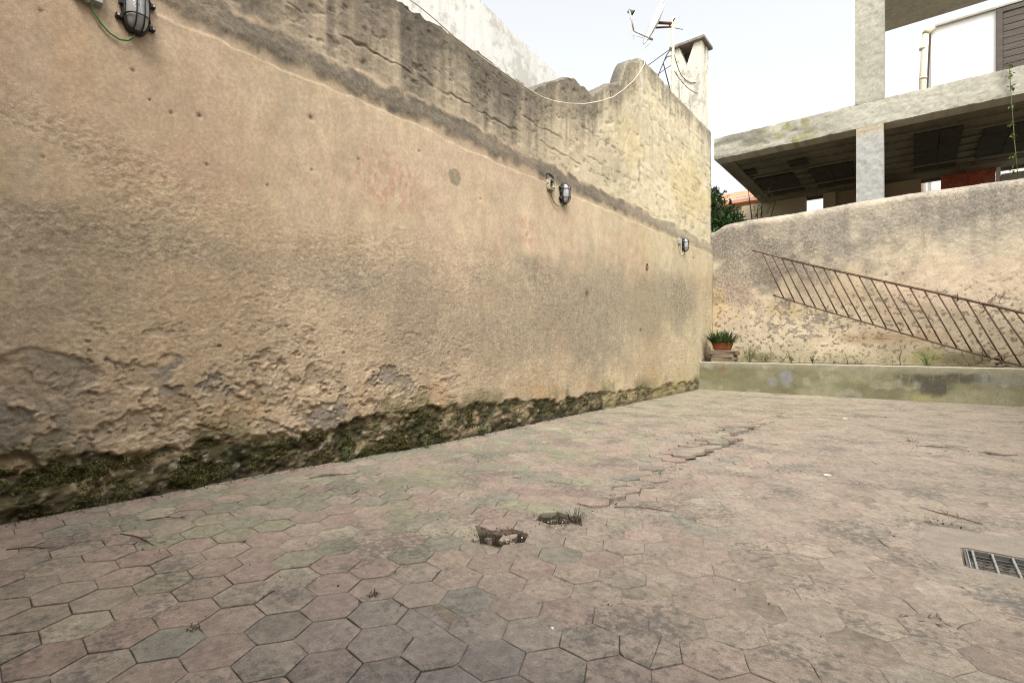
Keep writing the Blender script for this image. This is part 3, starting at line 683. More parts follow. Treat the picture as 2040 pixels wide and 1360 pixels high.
# cement patch round the drain and the drain grate
cx, cy = (DR[0]+DR[1])/2, (DR[2]+DR[3])/2
hx, hy = (DR[1]-DR[0])/2+.012, (DR[3]-DR[2])/2+.012
nn = 72; outer, inner, mid = [], [], []
for i in range(nn):
    t = 2*math.pi*i/nn; c_, s_ = math.cos(t), math.sin(t)
    k_ = 1/max(abs(c_)/hx, abs(s_)/hy); inner.append((cx+c_*k_, cy+s_*k_))
    r = 1+.14*float(fbm(np.array([2*c_+3]), np.array([2*s_]), 321, 4)[0])
    r *= (abs(c_)**4+abs(s_)**4)**-.25
    outer.append((cx+.03+c_*.46*r, cy+.10+s_*(.42 if s_ > 0 else .34)*r))
mb = MB(); V = []
for L_, dz in ((outer, -.004), (outer, .0035), (inner, .0045), (inner, -.22)):
    for j, (x, y) in enumerate(L_):
        q = .93 if (L_ is outer and dz > 0) else 1
        x2, y2 = cx+(x-cx)*q, cy+(y-cy)*q; V.append((x2, y2, float(fz(x2, y2))+dz+(.0008*math.sin(j*1.7) if dz > 0 else 0)))
F = [(r*nn+i, r*nn+(i+1) % nn, (r+1)*nn+(i+1) % nn, (r+1)*nn+i) for r in range(3) for i in range(nn)]
mb.add(V, F)
struct(obj('cement_patch', mb, M_patch))
zg = float(fz(cx, cy))
gt = thing('drain_grate', 'rectangular metal drain grate set in smooth cement at the right', 'drain grate', (cx, cy, zg))
mb = MB(); hx, hy = (DR[1]-DR[0])/2, (DR[3]-DR[2])/2
mb.box(-hx, -hx+.008, -hy, hy, -.03, .001); mb.box(hx-.008, hx, -hy, hy, -.03, .001); mb.box(-hx+.008, hx-.008, -hy, -hy+.006, -.03, -.001); mb.box(-hx+.008, hx-.008, hy-.006, hy, -.03, -.001)
obj('frame', mb, M_grated, gt)
bx = MB().box(-.0045, .0045, -hy+.008, hy-.008, -.022, .003, .0015); bme = mesh_from('bar', bx.v, bx.f); bme.materials.append(M_grate)
nb = int((2*hx-.03)/.07)
for i in range(nb+1):
    x = -hx+.034+i*.0705
    if x < hx-.012: obj('bar', bme, None, gt, (x, 0, 0))
o = obj('bar', bme, None, gt, (-hx+.013, 0, 0)); o.scale = (.6, 1, 1)
rd = MB().tube([(-hx+.008, 0, -.012), (hx-.008, 0, -.012)], .0028, 6); rme = mesh_from('cross_rod', rd.v, rd.f); rme.materials.append(M_grated)
for i in range(5): obj('cross_rod', rme, None, gt, (0, -hy+.045+i*.045, 0))

# ================================================================== NEIGHBOURS
# white building beyond the left wall
mb = MB()
prof = [(2.0, -.3), (9.0, -.3), (9.0, 5.9), (8.8, 6.17), (8.55, 6.26), (7.4, 6.38), (6.2, 6.53), (2.0, 6.95)]
mb.prism([(-5.5, y, z) for y, z in prof], 4, Vector((-1, 0, 0)))
nb_ = thing('white_building', 'bright white building rising behind the left courtyard wall', 'building', (-5.5, 5, 0))
o = fixn(obj('wall', mb, M_white)); o.parent = nb_; o.location = (5.5, -5, 0)
# chimney
ch = thing('chimney', 'tall cream plaster chimney with flat stone cap behind the wall end', 'chimney', (-4.68, 13.61, 0))
w2, d2 = .38, .265
mb = MB().box(-w2, w2, -d2, d2, -.3, 8.25); obj('shaft', mb, M_chim, ch)
pil = MB().box(-.11, .11, -.09, .09, 0, .66, .015)
pme = mesh_from('pillar', pil.v, pil.f); pme.materials.append(M_chim)
# tapering corner pillars under the cap
def pillar(x0, x1, y0, y1, tx):
    mb = MB(); b = [(x0, y0), (x1, y0), (x1, y1), (x0, y1)]
    k0 = [(x+(tx if x == x1 else 0), y) for x, y in b] if tx < 0 else [(x+(tx if x == x0 else 0), y) for x, y in b]
    mb.add([(x, y, 8.25) for x, y in b]+[(x, y, 8.80) for x, y in k0], [(3, 2, 1, 0), (4, 5, 6, 7)]+[(i, (i+1) % 4, 4+(i+1) % 4, 4+i) for i in range(4)])
    return obj('pillar', mb, M_chim, ch)
pillar(-w2, -.02, -d2, -.05, -.18); pillar(-.02, w2, -d2, -.05, .20); pillar(-w2, -.02, .05, d2, -.18); pillar(-.02, w2, .05, d2, .20)
obj('flue', MB().box(-.2, .2, -.04, .04, 8.25, 8.7), M_pit, ch)
mb = MB().box(-w2-.07, w2+.09, -d2-.09, d2+.10, 8.80, 8.88, .012); obj('cap', mb, M_chcap, ch)
for i, x in enumerate((-.16, .12)):
    mb = MB(); mb.tube([(x, -d2-.02, 4.5), (x+.01, -d2-.02, 6.5), (x-.02, -d2-.02, 8.0-.5*i)], .022-.006*i, 8); obj('conduit', mb, M_block if i else M_metal, ch)

# antenna mast with satellite dish
AX, AY = -4.12, 10.86
am = thing('satellite_dish', 'white satellite dish seen edge on, on a cream mast beside the chimney', 'satellite dish', (AX, AY, 6.0))
mb = MB().tube([(0, 0, -1.5), (0, 0, 2.06)], .035, 10); obj('mast', mb, M_mast, am)
lft = Vector((-math.cos(YAW), -math.sin(YAW), 0)); tow = Vector((math.sin(YAW), -math.cos(YAW), 0))
nrm = (lft*.90+tow*.14+Vector((0, 0, .36))).normalized(); side = nrm.cross(Vector((0, 0, 1))).normalized(); upd = side.cross(nrm).normalized()
if upd.z < 0: upd = -upd
dc = Vector((0, 0, 1.93))+lft*.33+Vector((0, 0, .02))
mb = MB(); NR, NT = 7, 32; V = []
for sgn in (0, 1):
    for i in range(NR+1):
        r = i/NR
        for j in range(NT):
            t = 2*math.pi*j/NT; V.append(dc+side*(.43*r*math.cos(t))+upd*(.50*r*math.sin(t))+nrm*(.085*r*r-.012*sgn))
n1 = (NR+1)*NT; F = []
for sgn in (0, 1):
    for i in range(NR):
        for j in range(NT):
            q = (sgn*n1+i*NT+j, sgn*n1+i*NT+(j+1) % NT, sgn*n1+(i+1)*NT+(j+1) % NT, sgn*n1+(i+1)*NT+j); F.append(q if sgn == 0 else q[::-1])
F += [(NR*NT+j, NR*NT+(j+1) % NT, n1+NR*NT+(j+1) % NT, n1+NR*NT+j) for j in range(NT)]
mb.add(V, F, True); obj('reflector', mb, M_dish, am)
p0 = dc-upd*.44+nrm*.05-lft*.10; p1 = dc+nrm*.36-upd*.38+lft*.06; p2 = dc+nrm*.66-upd*.02+lft*.02
mb = MB().tube([p0, p1], .02, 6); mb.tube([p1, p2], .018, 6); obj('feed_arm', mb, M_metal, am)
mb = MB(); mb.tube([p2, p2-nrm*.10], .03, 10); mb.tube([p2+side*.07, p2+side*.07-nrm*.10], .03, 10); mb.tube([p2-side*.02+upd*.0, p2+side*.1], .012, 6); obj('receiver_head', mb, M_box, am)
mb = MB().tube([p2-nrm*.1, p2-nrm*.125], .032, 10); mb.tube([p2+side*.07-nrm*.1, p2+side*.07-nrm*.125], .032, 10); obj('receiver_cap', mb, M_dark, am)
mb = MB(); mb.tube([dc-nrm*.01, Vector((0, 0, 1.93))], .03, 6); mb.tube([dc-nrm*.01-upd*.12, Vector((0, 0, 1.86))], .02, 6); mb.tube([Vector((0, 0, 1.98))-side*.1, Vector((0, 0, 1.98))+side*.16], .014, 6); mb.tube([Vector((0, 0, 1.84)), Vector((0, 0, 1.80))-lft*.22], .007, 6); obj('bracket', mb, M_rust, am)
mb = MB(); mb.tube([p2-upd*.03, p2-upd*.12-nrm*.1, p1-upd*.06+lft*.03, p1-upd*.10, p0-upd*.02, p0-upd*.2+lft*.1], .006, 6); mb.tube([p1, p1-Vector((0, 0, .2))], .005, 5); obj('feed_cable', mb, M_cream, am)
# cables and stays round the mast
def wire(name, pts, r, m, label, cat='cable', group=None):
    o = obj(name, MB().tube(pts, r, 5), m); return tag(o, label, cat, group)
def sag(a, b, s, n=10): return [Vector(a).lerp(Vector(b), i/n)-Vector((0, 0, s*4*(i/n)*(1-i/n))) for i in range(n+1)]
wire('overhead_cable', sag((-4.15, 10.83, 7.38), (-14.5, 17.5, 8.9), .1), .008, M_dark, 'upper thin dark cable strung left from the antenna mast')
wire('overhead_cable', sag((-4.15, 10.83, 7.02), (-14.5, 17.5, 8.45), .1), .007, M_dark, 'lower thin dark cable strung left from the antenna mast')
wire('stay_wire', [(-4.12, 10.83, 7.4), (-4.10, 10.45, 7.05), (-4.10, 10.28, 6.82), (-4.08, 10.55, 6.45), (-4.06, 10.78, 6.1)], .011, M_dark, 'black stay wire looped between mast and wall top')
wire('stay_wire', [(-4.12, 10.8, 7.2), (-4.12, 10.55, 7.08), (-4.10, 10.30, 6.85), (-4.1, 10.05, 6.5), (-4.08, 9.9, 6.15)], .010, M_dark, 'black slack wire left of the mast, dropping to the gable tip')
wire('chimney_cable', sag((-4.12, 10.9, 7.35), (-4.75, 13.33, 7.95), .12)+sag((-4.75, 13.33, 7.95), (-4.45, 13.33, 7.75), .05), .009, M_dark, 'thin black cable running from mast across the chimney face')
wire('chimney_cable', sag((-4.12, 10.9, 6.95), (-4.4, 13.33, 7.45), .10), .008, M_dark, 'lower thin black cable from mast to chimney corner')

# white house beyond the concrete frame
wh = thing('white_house', 'glaring white house behind the concrete frame with a dark shutter', 'house', (4, 22, 0))
YH = 20.6; k_ = YH/20.0
def hw(x, z): return (x*k_, 1+(z-1)*k_)
x0, zr = hw(.39, 10.51); zr2 = hw(2.38, 10.68)[1]
obj('wall', MB().add([], []).box(x0-4, 8-4, YH-22, YH+6-22, -.3, zr), M_whitec, wh)
mb = MB().box(x0-4-.05, 8-4, YH-22-.10, YH+6-22, zr, zr+.05); obj('roof_edge', mb, M_block, wh)
xs0, zs1 = hw(1.82, 10.48); zs0 = hw(1.82, 8.2)[1]; sw = 1.3
mb = MB(); f = .13
for (a, b, c_, d_) in ((xs0, xs0+f, zs0, zs1), (xs0+sw-f, xs0+sw, zs0, zs1), (xs0+f, xs0+sw-f, zs1-f, zs1), (xs0+f, xs0+sw-f, zs0, zs0+f)):
    mb.box(a-4, b-4, YH-22-.09, YH-22-.005, c_, d_, .008)
sh = obj('shutter', mb, M_shut, wh)
nbd = 11
for i in range(nbd):
    z0 = zs0+f+(zs1-zs0-2*f)*i/nbd; z1 = zs0+f+(zs1-zs0-2*f)*(i+1)/nbd
    obj('board', MB().box(xs0+f+.01-4, xs0+sw-f-.01-4, YH-22-.06, YH-22-.02, z0+.006, z1-.006, .006), M_shut, sh)
xp = hw(.24, 9)[0]
mb = MB(); mb.tube([(xp-.06, YH-.14, 0), (xp-.06, YH-.14, hw(0, 9.0)[1]), (xp+.02, YH-.14, hw(0, 10.35)[1])], .085, 12)
dp = thing('downpipe', 'weathered cream downpipe on the corner of the white house', 'pipe', (xp, YH-.14, 0))
o = obj('pipe', mb, M_pvc, dp); o.location = (-xp, -(YH-.14), 0)
mb = MB(); zc_ = hw(0, 10.35)[1]
mb.tube([(.02, 0, zc_), (.05, 0, zc_+.06), (.2, .03, zc_+.16)], .10, 12); obj('hopper_elbow', mb, M_pvc, dp)
for z in (hw(0, 9.0)[1], hw(0, 9.9)[1]): obj('collar', MB().tube([(-.045, 0, z), (-.045, 0, z+.07)], .1, 12), M_pvc, dp)

# ---- concrete frame building
YS = 13.6
cb_ = thing('concrete_frame', 'unfinished raw concrete frame building with slab and column behind the back wall', 'building', (0, YS, 0))
def part(name, mb, m, par=cb_):
    o = obj(name, mb, m, par); o.location = (0, -YS, 0); return o
# main slab: edge beam with uneven formwork lines, then the slab body above the soffit
def rough_box(x0, x1, y0, y1, z0, z1, nx, nz, s, amp=.012):
    """front face as displaced grid + plain rest"""
    xs_ = np.linspace(x0, x1, nx); zs_ = np.linspace(z0, z1, nz)
    A, B = np.meshgrid(xs_, zs_, indexing='ij')
    Yv = y0+amp*fbm(A*1.5, B*1.5, s, 4)+.5*amp*fbm(A*9, B*9, s+1, 3)
    er = ss(.06, 0, B-z0)+ss(.06, 0, z1-B)
    Yv = Yv+er*.5*amp*(1+fbm(A*7, B*7, s+2, 3))
    B2 = B+.5*amp*fbm(A*6, B*0, s+3, 3)*((B <= z0+1e-6) | (B >= z1-1e-6))
    mb = MB(); V = [(float(a), float(y), float(b)) for a, y, b in zip(A.ravel(), Yv.ravel(), B2.ravel())]
    F = [(i*nz+j, (i+1)*nz+j, (i+1)*nz+j+1, i*nz+j+1) for i in range(nx-1) for j in range(nz-1)]
    o = len(V)
    # back loop
    V += [(x, y1, z0) for x in xs_]+[(x, y1, z1) for x in xs_]
    F += [(i*nz, o+i, o+i+1, (i+1)*nz) for i in range(nx-1)]
    F += [(i*nz+nz-1, (i+1)*nz+nz-1, o+nx+i+1, o+nx+i) for i in range(nx-1)]
    F += [tuple([o, *range(0, nz), o+nx]), tuple([o+nx-1, o+2*nx-1, *range((nx-1)*nz+nz-1, (nx-1)*nz-1, -1)])]
    F += [(o+i, o+nx+i, o+nx+i+1, o+i+1) for i in range(nx-1)]
    return mb.add(V, F)
ZB, ZT = 5.75, 6.28
part('edge_beam', rough_box(-4.07, 7.0, YS, YS+.45, ZB, ZT, 420, 24, 401, .014), M_conc)
def conc_cols(o):
    me = o.data; n = len(me.vertices); v = np.empty(n*3); me.vertices.foreach_get('co', v); v = v.reshape(-1, 3); x, y, z = v.T
    c = np.array((.375, .36, .295))*(1+.09*fbm(x*1.2, z*2, 441, 5)+.06*fbm(x*14, z*14, 442, 4))[:, None]
    if o.name.startswith('edge'):
        e = fbm(x*1.6, z*5, 443, 5, .6); kx = ss(-.9, -2.2, x)
        c = mixc(c, (.13, .125, .095), kx*ss(-.4, .35, e)*.75)
        c = mixc(c, (.22, .20, .06), np.exp(-((x+2.35)/.55)**2)*ss(-.2, .3, fbm(x*5, z*6, 444, 4))*.8)
        c = mixc(c, (.22, .21, .15), ss(.12, 0, 6.28-z)*ss(-.3, .4, fbm(x*3, z*3, 445, 4))*.5)
        c = mixc(c, (.45, .435, .36), np.exp(-((x+.75)/.5)**2)*.5)
        bl_ = np.exp(-((z-5.93+.01*fbm(x*3, x*0, 446, 2))/.012)**2)+np.exp(-((z-6.10)/.010)**2); c = mixc(c, (.30, .28, .21), bl_*.35)
    elif o.name.startswith('column'):
        c = mixc(c, (.34, .345, .335), ss(5.7, 5.3, z)*.85); c = mixc(c, (.28, .28, .265), ss(.1, .9, fbm(x*12, z*2.0, 447, 4))*.4); c = mixc(c, (.33, .24, .13), ss(5.55, 5.72, z)*.6)
    else: c = mixc(c, (.30, .285, .22), ss(.1, .8, fbm(x*8, z*1.3, 448, 4))*.4)
    pits = ss(.45, .7, fbm(x*22, z*22, 449, 2)); c = mixc(c, (.18, .17, .135), pits*.3)
    a = me.attributes.new('Col', 'FLOAT_COLOR', 'POINT'); c4 = np.ones((n, 4), np.float32); c4[:, :3] = c; a.data.foreach_set('color', c4.reshape(-1))
    me.materials.clear(); me.materials.append(M_concv)
conc_cols(bpy.data.objects['edge_beam'])
part('slab', MB().box(-4.07, 7.0, YS+.45, 19.05, ZB+.06, ZT-.01), M_conc_shade)
for (y0, y1) in ((18.25, 19.05),): part('back_beam', MB().box(-4.07, 7.0, y0, y1+.001, ZB-.02, ZB+.058, .006), M_conc_shade)
part('side_beam', MB().box(-4.071, -3.72, YS+.452, 18.248, ZB, ZB+.058, .006), M_conc_shade)
part('back_fascia', MB().box(-4.07, 7.0, 18.98, 19.06, ZB-.09, ZB-.021), M_conc_shade)
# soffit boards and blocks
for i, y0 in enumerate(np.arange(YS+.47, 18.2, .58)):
    part('soffit_rib', MB().box(-3.70, 6.9, y0+.02, y0+.16, ZB+.02, ZB+.0585, .005), M_conc_shade)
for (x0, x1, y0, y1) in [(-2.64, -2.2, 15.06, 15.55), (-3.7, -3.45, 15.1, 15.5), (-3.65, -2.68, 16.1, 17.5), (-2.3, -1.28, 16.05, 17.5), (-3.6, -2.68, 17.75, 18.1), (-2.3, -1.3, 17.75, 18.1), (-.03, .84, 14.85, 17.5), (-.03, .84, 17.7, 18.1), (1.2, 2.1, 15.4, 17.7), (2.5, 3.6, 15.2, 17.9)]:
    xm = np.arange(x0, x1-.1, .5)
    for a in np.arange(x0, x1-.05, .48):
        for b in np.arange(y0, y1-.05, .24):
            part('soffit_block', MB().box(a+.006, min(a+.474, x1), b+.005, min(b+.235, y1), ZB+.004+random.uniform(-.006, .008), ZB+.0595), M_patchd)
# columns
part('column', rough_box(-1.02, -.53, YS-.004, YS+.42, -.3, ZB-.004, 22, 180, 411, .012), M_conc)
conc_cols(bpy.data.objects['column'])
part('upper_column', rough_box(-1.04, -.52, YS-.006, YS+.42, ZT+.004, 9.296, 24, 90, 421, .012), M_conc)
conc_cols(bpy.data.objects['upper_column'])
part('upper_slab', rough_box(-.70, 7.0, YS+.03, 16.85, 9.30, 9.75, 60, 6, 431, .012), M_conc)
part('far_column', MB().box(-1.15, -.8, 18.3, 18.7, -.3, ZB-.021), M_conc_shade)
part('far_column', MB().box(4.2, 4.7, 18.3, 18.7, -.3, ZB-.021), M_conc_shade)
part('column', MB().box(4.2, 4.7, YS+.002, YS+.42, -.3, ZB-.004), M_conc)
# rear infill
YR = 18.72; s_ = YR/24
ri = thing('rear_wall', 'beige rendered wall with gaps seen under the concrete slab', 'wall', (0, YR, 0))
for nm, x0, x1, m, dy in (('panel', -6.0*s_, -3.53*s_, M_beige, 0), ('panel', -2.91*s_, -2.48*s_, M_beige, .0), ('panel', -2.48*s_, -1.5*s_, M_beiged, .05), ('panel', -1.3*s_, .18*s_, M_beige, 0)):
    obj(nm, MB().box(x0, x1-.002, dy, .25+dy, -.3, ZB-.022), m, ri)
# red lattice screen
lt_ = thing('red_lattice', 'red diamond lattice screen under the concrete slab', 'screen', (1.2, YR+.1, 0))
xa, xb_ = .74*s_-1.2, 2.19*s_-1.2
obj('backing', MB().box(xa, xb_, .08, .12, -.3, 5.9), M_redb, lt_)
mb = MB()
for i in range(22):
    z = 4.6+i*.1
    for sg in (1, -1):
        xA, zA, xB, zB = xa, z, xb_, z+sg*(xb_-xa)
        # keep inside 4.8..5.9
        if sg == 1: pass
        mb.tube([(xA, .03+.01*sg, zA), (xB, .03+.01*sg, zB)], .011, 4, False)
obj('lattice', mb, M_red, lt_)
obj('post', MB().box(xb_+.01, xb_+.09, -.02, .1, -.3, 5.9), M_whitec, lt_); obj('post', MB().box((xa+xb_)/2-.015, (xa+xb_)/2+.015, -.02, .02, -.3, 5.9), M_red, lt_)
gb = thing('grey_block_pier', 'grey blockwork pier at the right under the slab', 'pier', (1.90, 17.0, 0))
for i in range(27):
    for j in range(3): obj('block', MB().box(-.26+j*.47+(.2 if i % 2 and j else 0), .20+j*.47+(.2 if i % 2 else 0), 0, .3, -.3+i*.2, -.105+i*.2, .006), M_block, gb)
# vine over the slab edge
vn_ = thing('hanging_vine', 'thin green vine hanging over the slab edge with leaf clusters', 'vine', (1.45, YS-.06, 6.3))
pts = [(-.04, .35, .02), (-.03, .04, .06), (-.03, -.01, -.1), (-.01, -.01, -.6), (.02, -.02, -1.2), (.05, -.01, -1.7), (.08, 0, -2.1)]
obj('stem', MB().tube(pts, .006, 6), M_weed, vn_)
def leaf_quad(mb, p, d, up, l, w_, bend=.25):
    d = d.normalized(); s = d.cross(up); s = s.normalized() if s.length > 1e-4 else Vector((1, 0, 0)); u = s.cross(d)
    mb.add([p, p+d*l*.45+s*w_*.5+u*l*.04, p+d*l*.45-s*w_*.5+u*l*.04, p+d*l-u*l*bend], [(0, 1, 3, 2)])
def rv(r=random): return Vector((r.gauss(0, 1), r.gauss(0, 1), r.gauss(0, 1))).normalized()
for z in (.0, -.18, -.42, -.78, -1.12, -1.35, -1.75, -2.0):
    mb = MB()
    for i in range(9): leaf_quad(mb, Vector((.02*(-z)-.02, -.02, z))+rv()*.03, rv()+Vector((0, -.2, -.1)), Vector((0, 0, 1)), random.uniform(.05, .09), .05)
    obj('leaf_cluster', mb, M_leafp, vn_)

# far house with pink tiled roof
fh = thing('tiled_roof_house', 'far ochre house with pink tiled roof behind the citrus tree', 'house', (-8, 31, 0))
obj('wall', MB().box(-3, 2.0, 0, 5, -.3, 9.15), M_ycream, fh)
mb = MB(); rows, nxr = 5, 40
x0, x1 = -3.4, 2.4; V = []; F = []
for r in range(rows+1):
    t = r/rows
    for i in range(nxr*2+1):
        x = x0+(x1-x0)*i/(nxr*2); V.append((x, -.5+t*2.2, 9.15+t*.95+(.09 if i % 2 else 0)+.01*math.sin(i*3+r)))
for r in range(rows):
    for i in range(nxr*2): q = r*(nxr*2+1)+i; F.append((q, q+1, q+nxr*2+2, q+nxr*2+1))
mb.add(V, F); obj('roof', mb, M_roof, fh)
obj('eaves', MB().box(x0, x1, -.48, -.02, 8.95, 9.14), M_roof, fh)
wf = obj('window', MB().box(.7, 1.3, -.03, -.003, 7.4, 8.3), M_ycream, fh); obj('pane', MB().box(.76, 1.24, -.045, -.031, 7.46, 8.24), M_pit, wf)

# citrus tree behind the corner, and the airy shrub beside it
def tree(name, label, loc, trunk_h, blobs, nleaf, ll, lw_, ml, seed):
    r = random.Random(seed); t = thing(name, label, 'tree' if 'tree' in name else 'shrub', loc)
    mb = MB(); mb.tube([(0, 0, -.3), (.03, .02, trunk_h*.5), (0, 0, trunk_h)], [.07, .055, .04], 8)
    obj('trunk', mb, M_bark, t)
    lb = MB(); mb = MB()
    for (bx_, by_, bz_, br) in blobs:
        lb.tube([(0, 0, trunk_h*.8), (bx_*.5, by_*.5, (trunk_h+bz_)*.5), (bx_, by_, bz_)], [.035, .022, .008], 5)
        for k in range(int(nleaf*br*br)):
            tip = Vector((bx_, by_, bz_))+rv(r)*br*r.uniform(.35, 1.0)
            dd = (rv(r)+Vector((0, 0, .35))).normalized()
            for q in range(4):
                leaf_quad(mb, tip+dd*q*ll*.25, (rv(r)*1.0+dd*.9), rv(r), ll*r.uniform(.7, 1.2), lw_, .15)
    obj('limbs', lb, M_bark, t); obj('crown', mb, ml, t); return t
tree('citrus_tree', 'dark green citrus tree crowded into the corner behind the back wall', (-4.35, 14.7, 0), 3.4,
     [(0, 0, 4.6, .55), (.30, .1, 4.15, .42), (-.3, .2, 4.3, .5), (-.02, -.1, 4.95, .25), (.42, .2, 4.35, .25), (.62, .25, 4.0, .3), (-.08, 0, 5.2, .16), (.15, -.2, 3.9, .5)], 620, .15, .06, M_leafc, 3)
tree('airy_shrub', 'airy pale green shrub between the citrus tree and the slab corner', (-3.55, 15.9, 0), 3.3,
     [(0, 0, 4.9, .35), (.3, .1, 4.6, .35), (.15, 0, 5.35, .22), (.45, .1, 5.05, .2), (-.25, 0, 5.5, .15), (.6, 0, 4.5, .25)], 150, .10, .025, M_leafp, 4)

# ================================================================== LAMPS ON THE LEFT WALL
def make_lamp():
    t = thing('bulkhead_lamp', '', 'lamp')
    hw_, hh = .068, .142
    def outline(a, sx=1.0, sz=None):
        sz = sx if sz is None else sz
        c_, s_ = math.cos(a), math.sin(a); e = 2.9
        r = (abs(c_/(hw_*sx))**e+abs(s_/(hh*sz))**e)**(-1/e); return c_*r, s_*r
    NT = 48
    mb = MB(); V = []; prof = [(1.0, 0), (1.05, .004), (1.05, .040), (1.0, .052), (.90, .054), (.88, .044)]
    for (s, x) in prof:
        for j in range(NT): y, z = outline(2*math.pi*j/NT, s, (hh-hw_*(1-s))/hh); V.append((x, y, z))
    F = [(i*NT+j, i*NT+(j+1) % NT, (i+1)*NT+(j+1) % NT, (i+1)*NT+j) for i in range(len(prof)-1) for j in range(NT)]
    F += [tuple(range(NT))[::-1], tuple((len(prof)-1)*NT+j for j in range(NT))]
    mb.add(V, F, True); obj('housing', mb, M_cblack, t)
    # ribbed glass
    mb = MB(); V = []; rings = 26
    for i in range(rings+1):
        r = max(i, .02)/rings
        for j in range(NT*2):
            y, z = outline(2*math.pi*j/(NT*2), .87*r, (hh-.13*hw_)/hh*r)
            x = .046+.066*max(0, 1-r**3.2)**.55+.0011*math.sin(z*2*math.pi/.0085)*(r < .93); V.append((x, y, z))
    n2 = NT*2
    F = [(i*n2+j, i*n2+(j+1) % n2, (i+1)*n2+(j+1) % n2, (i+1)*n2+j) for i in range(rings) for j in range(n2)]
    mb.add(V, [q[::-1] for q in F], True); obj('glass', mb, M_glass, t)
    # wire guard
    gd_ = MB()
    def dome(y, z):
        a = math.atan2(z, y); oy, oz = outline(a, .95); r = min(1, math.hypot(y, z)/max(1e-6, math.hypot(oy, oz)))
        return .050+.073*max(0, 1-r**3.0)**.5
    for z0 in (.058, -.058):
        yy = outline(math.asin(max(-1, min(1, z0/hh))), 1.0)[0]
        yy = hw_*.985
        gd_.tube([(dome(y, z0), y, z0) for y in np.linspace(-yy, yy, 17)], .0042, 6)
    gd_.tube([(dome(.021, z), .021*(1 if abs(z) < .1 else 1), z) for z in np.linspace(-hh*.97, hh*.97, 25)], .0042, 6)
    gd_.tube([(dome(-.021, z), -.021, z) for z in np.linspace(-hh*.97, hh*.97, 25)], .0042, 6)
    obj('guard', gd_, M_cblack, t)
    for (y, z) in ((.085, -.07), (-.085, -.07), (.085, .075), (-.085, .075)):
        lg = obj('lug', MB().box(0, .035, y-.018, y+.018, z-.014, z+.014, .004), M_cblack, t)
        obj('screw', MB().tube([(.0351, y*1.08, z), (.040, y*1.08, z)], .007, 8), M_metal, lg)
    obj('hinge', MB().box(.008, .045, -.088, -.066, .0, .055, .003), M_cblack, t)
    return t
lamp = make_lamp()
lspots = [(1.06, 3.075, 'nearest caged bulkhead lamp at the top left, black with ribbed glass', -.01), (6.02, 3.075, 'middle caged bulkhead lamp beside the broken open junction box', 0), (10.72, 3.08, 'farthest small caged bulkhead lamp near the wall corner', .02)]
def copy_thing(r):
    c = r.copy(); C.objects.link(c)
    for ch in list(r.children):
        d = ch.copy(); C.objects.link(d); d.parent = c
        for g_ in list(ch.children):
            e = g_.copy(); C.objects.link(e); e.parent = d
    return c
lamps = [lamp, copy_thing(lamp), copy_thing(lamp)]
for l_, (y, z, lab, rx) in zip(lamps, lspots):
    l_.location = (XW+.006, y, z); l_.rotation_euler = (rx, 0, 0); l_['label'] = lab; l_['group'] = 'bulkhead lamps along the left wall'
def jbox(y, z, w_, h_, label, m, open_=False):
    t = thing('junction_box', label, 'junction box', (XW+.004, y, z), 'junction boxes beside the wall lamps')
    if not open_:
        obj('body', MB().box(-.01, .045, -w_/2, w_/2, -h_/2, h_/2, .004), m, t)
        obj('lid', MB().box(.0455, .056, -w_/2+.003, w_/2-.003, -h_/2+.003, h_/2-.003, .003), M_box, t)
    else:
        mb = MB(); e = .006
        mb.box(-.02, .06, -w_/2, -w_/2+e, -h_/2, h_/2); mb.box(-.02, .06, w_/2-e, w_/2, -h_/2, h_/2); mb.box(-.02, .058, -w_/2+e, w_/2-e, -h_/2, -h_/2+e); mb.box(-.02, .058, -w_/2+e, w_/2-e, h_/2-e, h_/2); mb.box(-.02, -.01, -w_/2+e, w_/2-e, -h_/2+e, h_/2-e)
        obj('body', mb, m, t); obj('inside', MB().box(-.009, -.004, -w_/2+e, w_/2-e, -h_/2+e, h_/2-e), M_pit, t)
    for z_ in (.025, -.03): obj('knockout', MB().tube([(.025, -w_/2-.0, z_), (.025, -w_/2-.012, z_)], .017, 12), m, t)
    for z_ in (.0,): obj('knockout', MB().tube([(.025, 0, -h_/2), (.025, 0, -h_/2-.010)], .017, 12), m, t)
    if open_:
        mb = MB(); mb.tube([(.0, .02, .03), (.05, .035, .01), (.058, .04, -.02), (.03, .045, -.05)], .006, 6); mb.tube([(.0, -.02, .05), (.045, .02, .055), (.06, .045, .03)], .005, 6)
        obj('loose_wires', mb, M_cream, t); obj('terminal', MB().tube([(.02, .03, -.03), (.062, .04, -.02)], .017, 10), m, t)
    return t
jbox(.822, 3.085, .14, .14, 'grey square junction box left of the nearest lamp', M_box)
jbox(5.69, 3.12, .13, .13, 'old cream junction box with missing lid beside the middle lamp', M_boxo, True)
jbox(10.45, 3.12, .12, .13, 'small grey junction box behind the farthest lamp', M_boxo)
